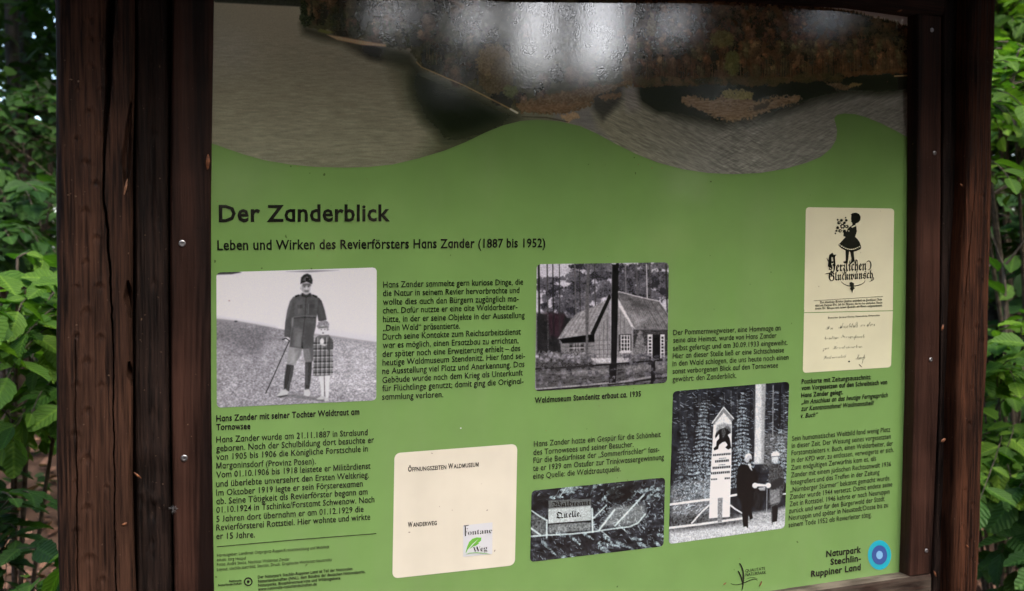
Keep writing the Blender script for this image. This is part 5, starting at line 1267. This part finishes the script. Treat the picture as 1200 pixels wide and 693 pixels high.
# near right
shrub('beech_shrub', 'broad-leaved green bush beside the lower part of the right post', 'shrub', far(1180, 693, 3.4), tips_in(80, 5, (1110, 1270), (365, 610), (2.6, 3.6)), 'fresh', .08, 8, 5)
shrub('low_shrub', 'dark drooping leaves at the bottom right corner behind the right post', 'shrub', far(1180, 780, 3), tips_in(16, 6, (1120, 1270), (570, 700), (2.6, 3.1)), 'shadowed', .09, 7, 6)
shrub('beech_sapling', 'tall sapling with leafy twigs beside the upper part of the right post', 'sapling', far(1215, 560, 4.0), tips_in(60, 7, (1110, 1280), (60, 240), (3.0, 4.2)), 'fresh', .085, 8, 7, stem_r=.012)
shrub('light_shrub', 'sunlit yellow-green bush glimpsed at the top right beyond the sapling', 'shrub', far(1190, 400, 6.6), tips_in(84, 8, (1120, 1290), (-50, 160), (5, 6.4)), 'fresh', .10, 9, 8, stem_r=.016)
shrub('hazel_shrub', 'dim deep green bush in shade behind the right post at mid height', 'shrub', far(1190, 480, 5.4), tips_in(80, 9, (1120, 1290), (200, 520), (4.4, 5.6)), 'shadowed', .10, 9, 9, stem_r=.012)
# forked stem seen right of the board
fk = far(1176, 480, 3.3); fb = Vector((fk[0], fk[1], 0))
fb.z = float(ground_z(fb.x, fb.y))
o_ = thing('young_sapling', 'thin bare forked sapling stem rising beside the right post', 'sapling', fb)
tb = Tubes(); j = Vector(far(1176, 313, 3.3)) - fb
tb.add(bezier(Vector((.02, .02, 0)), Vector(far(1184, 430, 3.3)) - fb, j, 12), .008, .006, 6)
tb.add(bezier(j, Vector(far(1188, 300, 3.3)) - fb, Vector(far(1216, 262, 3.3)) - fb), .0045, .003, 6)
tb.add(bezier(j, Vector(far(1172, 302, 3.3)) - fb, Vector(far(1160, 270, 3.3)) - fb), .004, .002, 6)
link('stem', tb.mesh('stem'), M_TWIG, o_)
for i, (px, py) in enumerate(((1170, 318), (1184, 320), (1177, 345), (1172, 352))):
    m_l = bpy.data.objects.new('leaf', LEAVES['fresh'][i % 4]); COL.objects.link(m_l); m_l.parent = o_
    m_l.location = Vector(far(px, py, 3.28)) - fb; m_l.scale = (.075,) * 3; m_l.rotation_euler = (.9, .2 * i, (-1) ** i * 1.2 + .4)

# trees: trunk with limbs and a crown of many small leaves
def crown_mesh(seed, n=8500, R=2.6, H=3.4, size=.065):
    g = np.random.default_rng(seed)
    k = 46; cl = g.normal(0, 1, (k, 3)); cl /= np.linalg.norm(cl, axis=1)[:, None]; cl *= (g.random((k, 1)) ** .45) * np.array([[R, R, H]])
    w = g.integers(0, k, n)
    c = cl[w] + g.normal(0, 1, (n, 3)) * np.array([[.55, .55, .28]])
    c[:, 2] += H
    return quads(c, size, g, .45)
def quads(c, size, g, flat=.45):
    """one small six-cornered leaf per point"""
    n = len(c); nr = g.normal(0, 1, (n, 3)); nr[:, 2] = np.abs(nr[:, 2]) + flat * 2; nr /= np.linalg.norm(nr, axis=1)[:, None]
    a = np.cross(nr, g.normal(0, 1, (n, 3))); a /= np.linalg.norm(a, axis=1)[:, None]; b = np.cross(nr, a)
    s_ = size * (.6 + .8 * g.random((n, 1)))
    V = np.stack([c - a * s_, c - a * s_ * .35 - b * s_ * .5 + nr * s_ * .1, c + a * s_ * .45 - b * s_ * .4 + nr * s_ * .1, c + a * s_, c + a * s_ * .45 + b * s_ * .4 + nr * s_ * .1, c - a * s_ * .35 + b * s_ * .5 + nr * s_ * .1], 1).reshape(-1, 3)
    return V, np.arange(6 * n).reshape(n, 6)
CM = []
for i in range(3):
    V, Fq = crown_mesh(70 + i); me = fastmesh('crown', V, Fq); me.materials.append((M_CROWN, M_CROWN, M_CROWNL)[i]); CM.append(me)
TM = []
for i in range(3):
    g = random.Random(90 + i); tb = Tubes(); p = [Vector((0, 0, -.2))]
    for k in range(14): p.append(p[-1] + Vector((g.uniform(-.09, .09), g.uniform(-.09, .09), .6)))
    tb.add(p, .17, .05, 12, .05, i)
    for k in range(9):
        s0 = p[4 + k]; a = g.uniform(0, 6.28); l = g.uniform(1.2, 2.4); e = s0 + Vector((math.cos(a) * l, math.sin(a) * l, g.uniform(.3, 1.2)))
        tb.add(bezier(s0, (s0 + e) / 2 + Vector((0, 0, .35)), e), .045, .012, 6, .05, k)
    me = tb.mesh('trunk'); me.materials.append(M_BARK); TM.append(me)
def tree(x, y, sc, zoff, kind, label, group=None, crot=0, slim=1.0):
    t = thing('beech_tree', label, 'tree', (x, y, float(ground_z(x, y))), group)
    a = bpy.data.objects.new('trunk', TM[kind]); b = bpy.data.objects.new('crown', CM[kind])
    for o in (a, b): COL.objects.link(o); o.parent = t; o.scale = (sc,) * 3; o.rotation_euler = (0, 0, crot)
    b.location = (0, 0, zoff * sc)
    a.scale = (sc * slim, sc * slim, sc)
    return t
gt = random.Random(5)
seen = [(22, 9.0, 1.0, 1.3, 0, 'dark slim tree trunk seen through the gap far left, left of another trunk'), (42, 11.5, 1.1, 1.5, 1, 'second dark trunk in the left gap, nearer to the post'), (58, 15, 1.1, 1.6, 0, 'broad dark tree half hidden by the edge of the left post'),
        (6, 17, 1.2, 1.6, 2, 'distant tree with lighter leaves at the left edge of the picture'),
        (1196, 10, 1.1, 1.2, 2, 'light green leafy tree at the upper right edge of the picture'), (1172, 14, 1.3, .3, 1, 'shaded tree close to the edge of the right post'), (1225, 18, 1.4, .2, 0, 'far dark tree beyond the right edge of the board')]
for px, d, sc, zo, kd, lb in seen:
    p = far(px, 250, d); tree(p[0], p[1], sc, zo, kd, lb, None, gt.uniform(0, 6), .42)
for i in range(30):
    az = math.radians(gt.uniform(-48, 86)); d = gt.uniform(9, 30)
    x, y = d * math.sin(az), -1 + d * math.cos(az)
    if -12 < math.degrees(az) < 1: continue
    tree(x, y, gt.uniform(1.0, 1.5), gt.uniform(-.4, 1.2), gt.randrange(3), 'unseen tree added near the board, its crown shading the bushes', 'forest trees behind the board', gt.uniform(0, 6))
for i, (az, d, zo) in enumerate(((-26, 6, 2.2), (17, 7, 2.4), (31, 8, 2.4), (64, 8, 2.4))):  # extra trees out of view, added so their crowns shade the bushes
    x, y = d * math.sin(math.radians(az)), -1 + d * math.cos(math.radians(az)); tree(x, y, 1.15, zo, i % 2, 'unseen tree added near the board, its crown shading the bushes', 'forest trees behind the board', gt.uniform(0, 6))
# the wood all round: one mass of foliage, its opening and holes behind the viewer shaped for the board's sky glare
g = np.random.default_rng(31)
def mirror_dir(px, py):
    th = YAW + math.atan((px - 600) / F); p = P(px, py); v = p - CAMPOS; return p, np.array([v[0], -v[1], v[2]]) / np.linalg.norm(v)
HOLES = [(mirror_dir(*h[:2]), math.radians(h[2])) for h in ((522, 250, .55), (505, 262, .35), (268, 222, .35), (560, 22, 1.1), (545, 60, .5), (455, 20, .8), (500, 12, .6), (276, 62, .55), (300, 80, .3), (340, 150, .4), (683, 165, .5), (690, 190, .4), (790, 26, .8), (770, 40, .5), (975, 18, .7), (690, 250, .3), (960, 22, .5))]
def ring_mass(n, az0, az1, r0, r1, hfun, size, thr=.36):
    az = np.radians(g.uniform(az0, az1, n)); r = g.uniform(r0, r1, n)
    hmax = hfun(np.degrees(az), r)
    z_ = hmax * (g.random(n) ** .8)
    keep = fbm(np.degrees(az) / 2.6 + 9, z_ / 1.1 + 3, 77, 3) > thr
    c = np.stack([r * np.sin(az), -DIST + r * np.cos(az), z_], 1)[keep]
    for (p, d), rad in HOLES:
        v = c - p; l = np.linalg.norm(v, axis=1); c = c[(v @ d) / l < math.cos(rad)]
    return quads(c, size, g, .3)
def mirror_az(px, rr=17.0):
    th = YAW + math.atan((px - 600) / F); xp = DIST * math.tan(th)
    t = rr - .5; return math.degrees(math.atan2(xp + t * math.sin(th), -(t * math.cos(th) - DIST)))
GA, GB, GC, GD = mirror_az(730), mirror_az(600), mirror_az(670), mirror_az(652)
def hf_front(az, r):
    el = 40 + 6 * (fbm(az / 9, r * 0, 81, 2) - .5) * 2
    gap = np.clip((az - GA) / .25 + .5, 0, 1) * np.clip((GB - az) / .25 + .5, 0, 1) * (1 - np.clip((az - GC) / .2 + .5, 0, 1) * np.clip((GD - az) / .2 + .5, 0, 1))          # azimuth clockwise from +Y: 180 is straight behind the viewer
    el = el * (1 - gap) + (10.0 + 2.4 * fbm(az * 1.7, r * 0, 85, 2)) * gap
    return 1.5 + r * np.tan(np.radians(el))
V1, F1 = ring_mass(120000, 92, 268, 15, 19, hf_front, .30, .12)
V2, F2 = ring_mass(110000, -92, 92, 30, 42, lambda a, r: (13 + 5 * fbm(a / 6, r * 0, 83, 2)) * (1 - .62 * np.exp(-((a + 5.5) / 3.0) ** 4)) + 0 * r, .22)
ob = link('woodland', fastmesh('woodland', np.vstack([V1, V2]), np.vstack([F1, F2 + len(V1)])), M_CROWN)
ob['kind'] = 'stuff'; ob['label'] = 'dense green beech wood closing off the view all round'; ob['category'] = 'woodland'
azt = math.radians(mirror_az(660)); xt, yt = 14.0 * math.sin(azt), -DIST + 14.0 * math.cos(azt)
tt = thing('beech_tree', 'dark tree seen only as the streak that divides the white glare on the board', 'tree', (xt, yt, float(ground_z(xt, yt))))
o = bpy.data.objects.new('trunk', TM[1]); COL.objects.link(o); o.parent = tt; o.scale = (.9, .9, 1.1)
# dry leaves on the ground
n = 26000
r = g.uniform(1.2, 14, n) ; az = np.radians(g.uniform(-50, 85, n)); x = r * np.sin(az); y = -DIST + r * np.cos(az)
c = np.stack([x, y, ground_z(x, y) + g.uniform(.008, .03, n)], 1)
V, Fq = quads(c, .045, g, 1.3)
ob = link('leaf_litter', fastmesh('leaf_litter', V, Fq), M_LITTER); ob['kind'] = 'stuff'; ob['label'] = 'brown dry beech leaves covering the forest floor'; ob['category'] = 'leaf litter'
n = 30000
x = g.uniform(-6, 14, n); y = g.uniform(.6, 16, n); k = fbm(x * .9, y * .9, 88, 3) > .5; x, y = x[k], y[k]
c = np.stack([x, y, ground_z(x, y) + g.uniform(.02, .22, len(x))], 1)
V, Fq = quads(c, .04, g, .8)
ob = link('ground_cover', fastmesh('ground_cover', V, Fq), M_CROWN); ob['kind'] = 'stuff'; ob['label'] = 'low green woodland plants between the bushes'; ob['category'] = 'ground cover'

# ------------------------------------------------------------------ small things caught on the timber
def flake(name, label, cat, px, py, e, l, w_, ang, mat, seed=0, curl=.3):
    l *= .8; w_ *= .75; p = Vector(P(px, py, e)); g_ = random.Random(seed); V = []; Fc = []; n = 7
    for i in range(n + 1):
        t = i / n; w2 = w_ / 2 * math.sin(math.pi * min(.98, t * .9 + .06)) ** .7
        for s in (-1, 0, 1):
            V.append((s * w2, -.0006 - (w_ * .4 * (1 - abs(s))) - curl * l * t * (1 - t), (t - .5) * l))
    for i in range(n): a = i * 3; Fc += [(a, a + 1, a + 4, a + 3), (a + 1, a + 2, a + 5, a + 4)]
    b = len(V); V += [(x, y + .0004, z_) for x, y, z_ in V]; Fc += [tuple(b + i for i in f[::-1]) for f in Fc]
    o = link(name, mesh(name, V, Fc, True), mat); o.location = p; o.rotation_euler = (0, ang, 0)
    return tag(o, label, cat)
flake('bud_scale', 'orange brown bud scale stuck to the left frame board beside the lake picture', 'bud scale', 243.5, 190, eF, .019, .005, .05, M_SCALE, 1)
flake('wood_splinter', 'pale splinter on the edge of the left post level with the green wave', 'splinter', 147.5, 219, eP, .020, .003, .2, M_SPLINT, 2, .1)
flake('bud_scale', 'thin orange scale lying across the gap beside the left post near the bottom', 'bud scale', 161, 557, eB + .004, .012, .0028, -.8, M_SCALE, 3)
flake('bud_scale', 'tiny brown scale on the left post above the spider web', 'bud scale', 146, 614, eP, .006, .003, 1.2, M_SCALE, 4)
flake('bud_scale', 'curled brown scale under the header board above the right end of the lake picture', 'bud scale', 1054, 13, eF, .011, .003, 1.2, M_SCALE, 5)
flake('dry_leaf', 'crumpled brown leaf scrap caught between the right frame board and batten', 'dry leaf', 1104, 384, eF, .011, .005, .3, M_SCALE, 6)
flake('dry_leaf', 'pale crumbled leaf scrap on the right batten beside the postcard captions', 'dry leaf', 1105, 516, eB + .006, .010, .006, 1.0, M_SCALE, 7)
flake('bud_scale', 'brown scale in the groove left of the right post', 'bud scale', 1122, 550, eB + .006, .010, .004, -.5, M_SCALE, 8)
flake('bud_scale', 'orange scale wedged beside the lower end of the right frame board', 'bud scale', 1095, 672, eF, .013, .0035, -.5, M_SCALE, 9)
flake('bud_scale', 'small orange scale on the upper part of the right post groove', 'bud scale', 1126, 217, eR, .008, .003, -.9, M_SCALE, 10)
flake('bud_scale', 'brown curl on the face of the right post near the bottom', 'bud scale', 1133, 640, eR, .008, .003, -.9, M_SCALE, 11)
flake('bud_scale', 'brown check-shaped scale on the green panel left of the nature park emblem', 'bud scale', 849, 684, .001, .006, .0022, 1.1, M_SCALE, 12)
flake('bud_scale', 'brown curved scale on the green panel right of the nature park emblem', 'bud scale', 891, 684, .001, .009, .0024, .5, M_SCALE, 13)
def web(label, px, py, e, r, seed):
    g_ = random.Random(seed); p = Vector(P(px, py, e)); tb = Tubes(); pts = []
    for k in range(14):
        a = g_.uniform(0, 6.28); q_ = Vector((math.cos(a) * r * g_.uniform(.3, 1), -g_.uniform(.0006, .003), math.sin(a) * r * g_.uniform(.4, 1.2))); pts.append(q_)
        tb.add([Vector((0, -.002, 0)), q_ * .5, q_], .00018, .00012, 3)
    for k in range(13): tb.add([pts[k], pts[k + 1] * .7, pts[k + 1]], .00012, .00012, 3)
    o = link('spider_web', tb.mesh('spider_web'), M_WEB); o.location = p
    tag(o, label, 'spider web')
web('small spider web spanning the groove right of the left post near the bottom', 202, 596, eF, .006, 1)
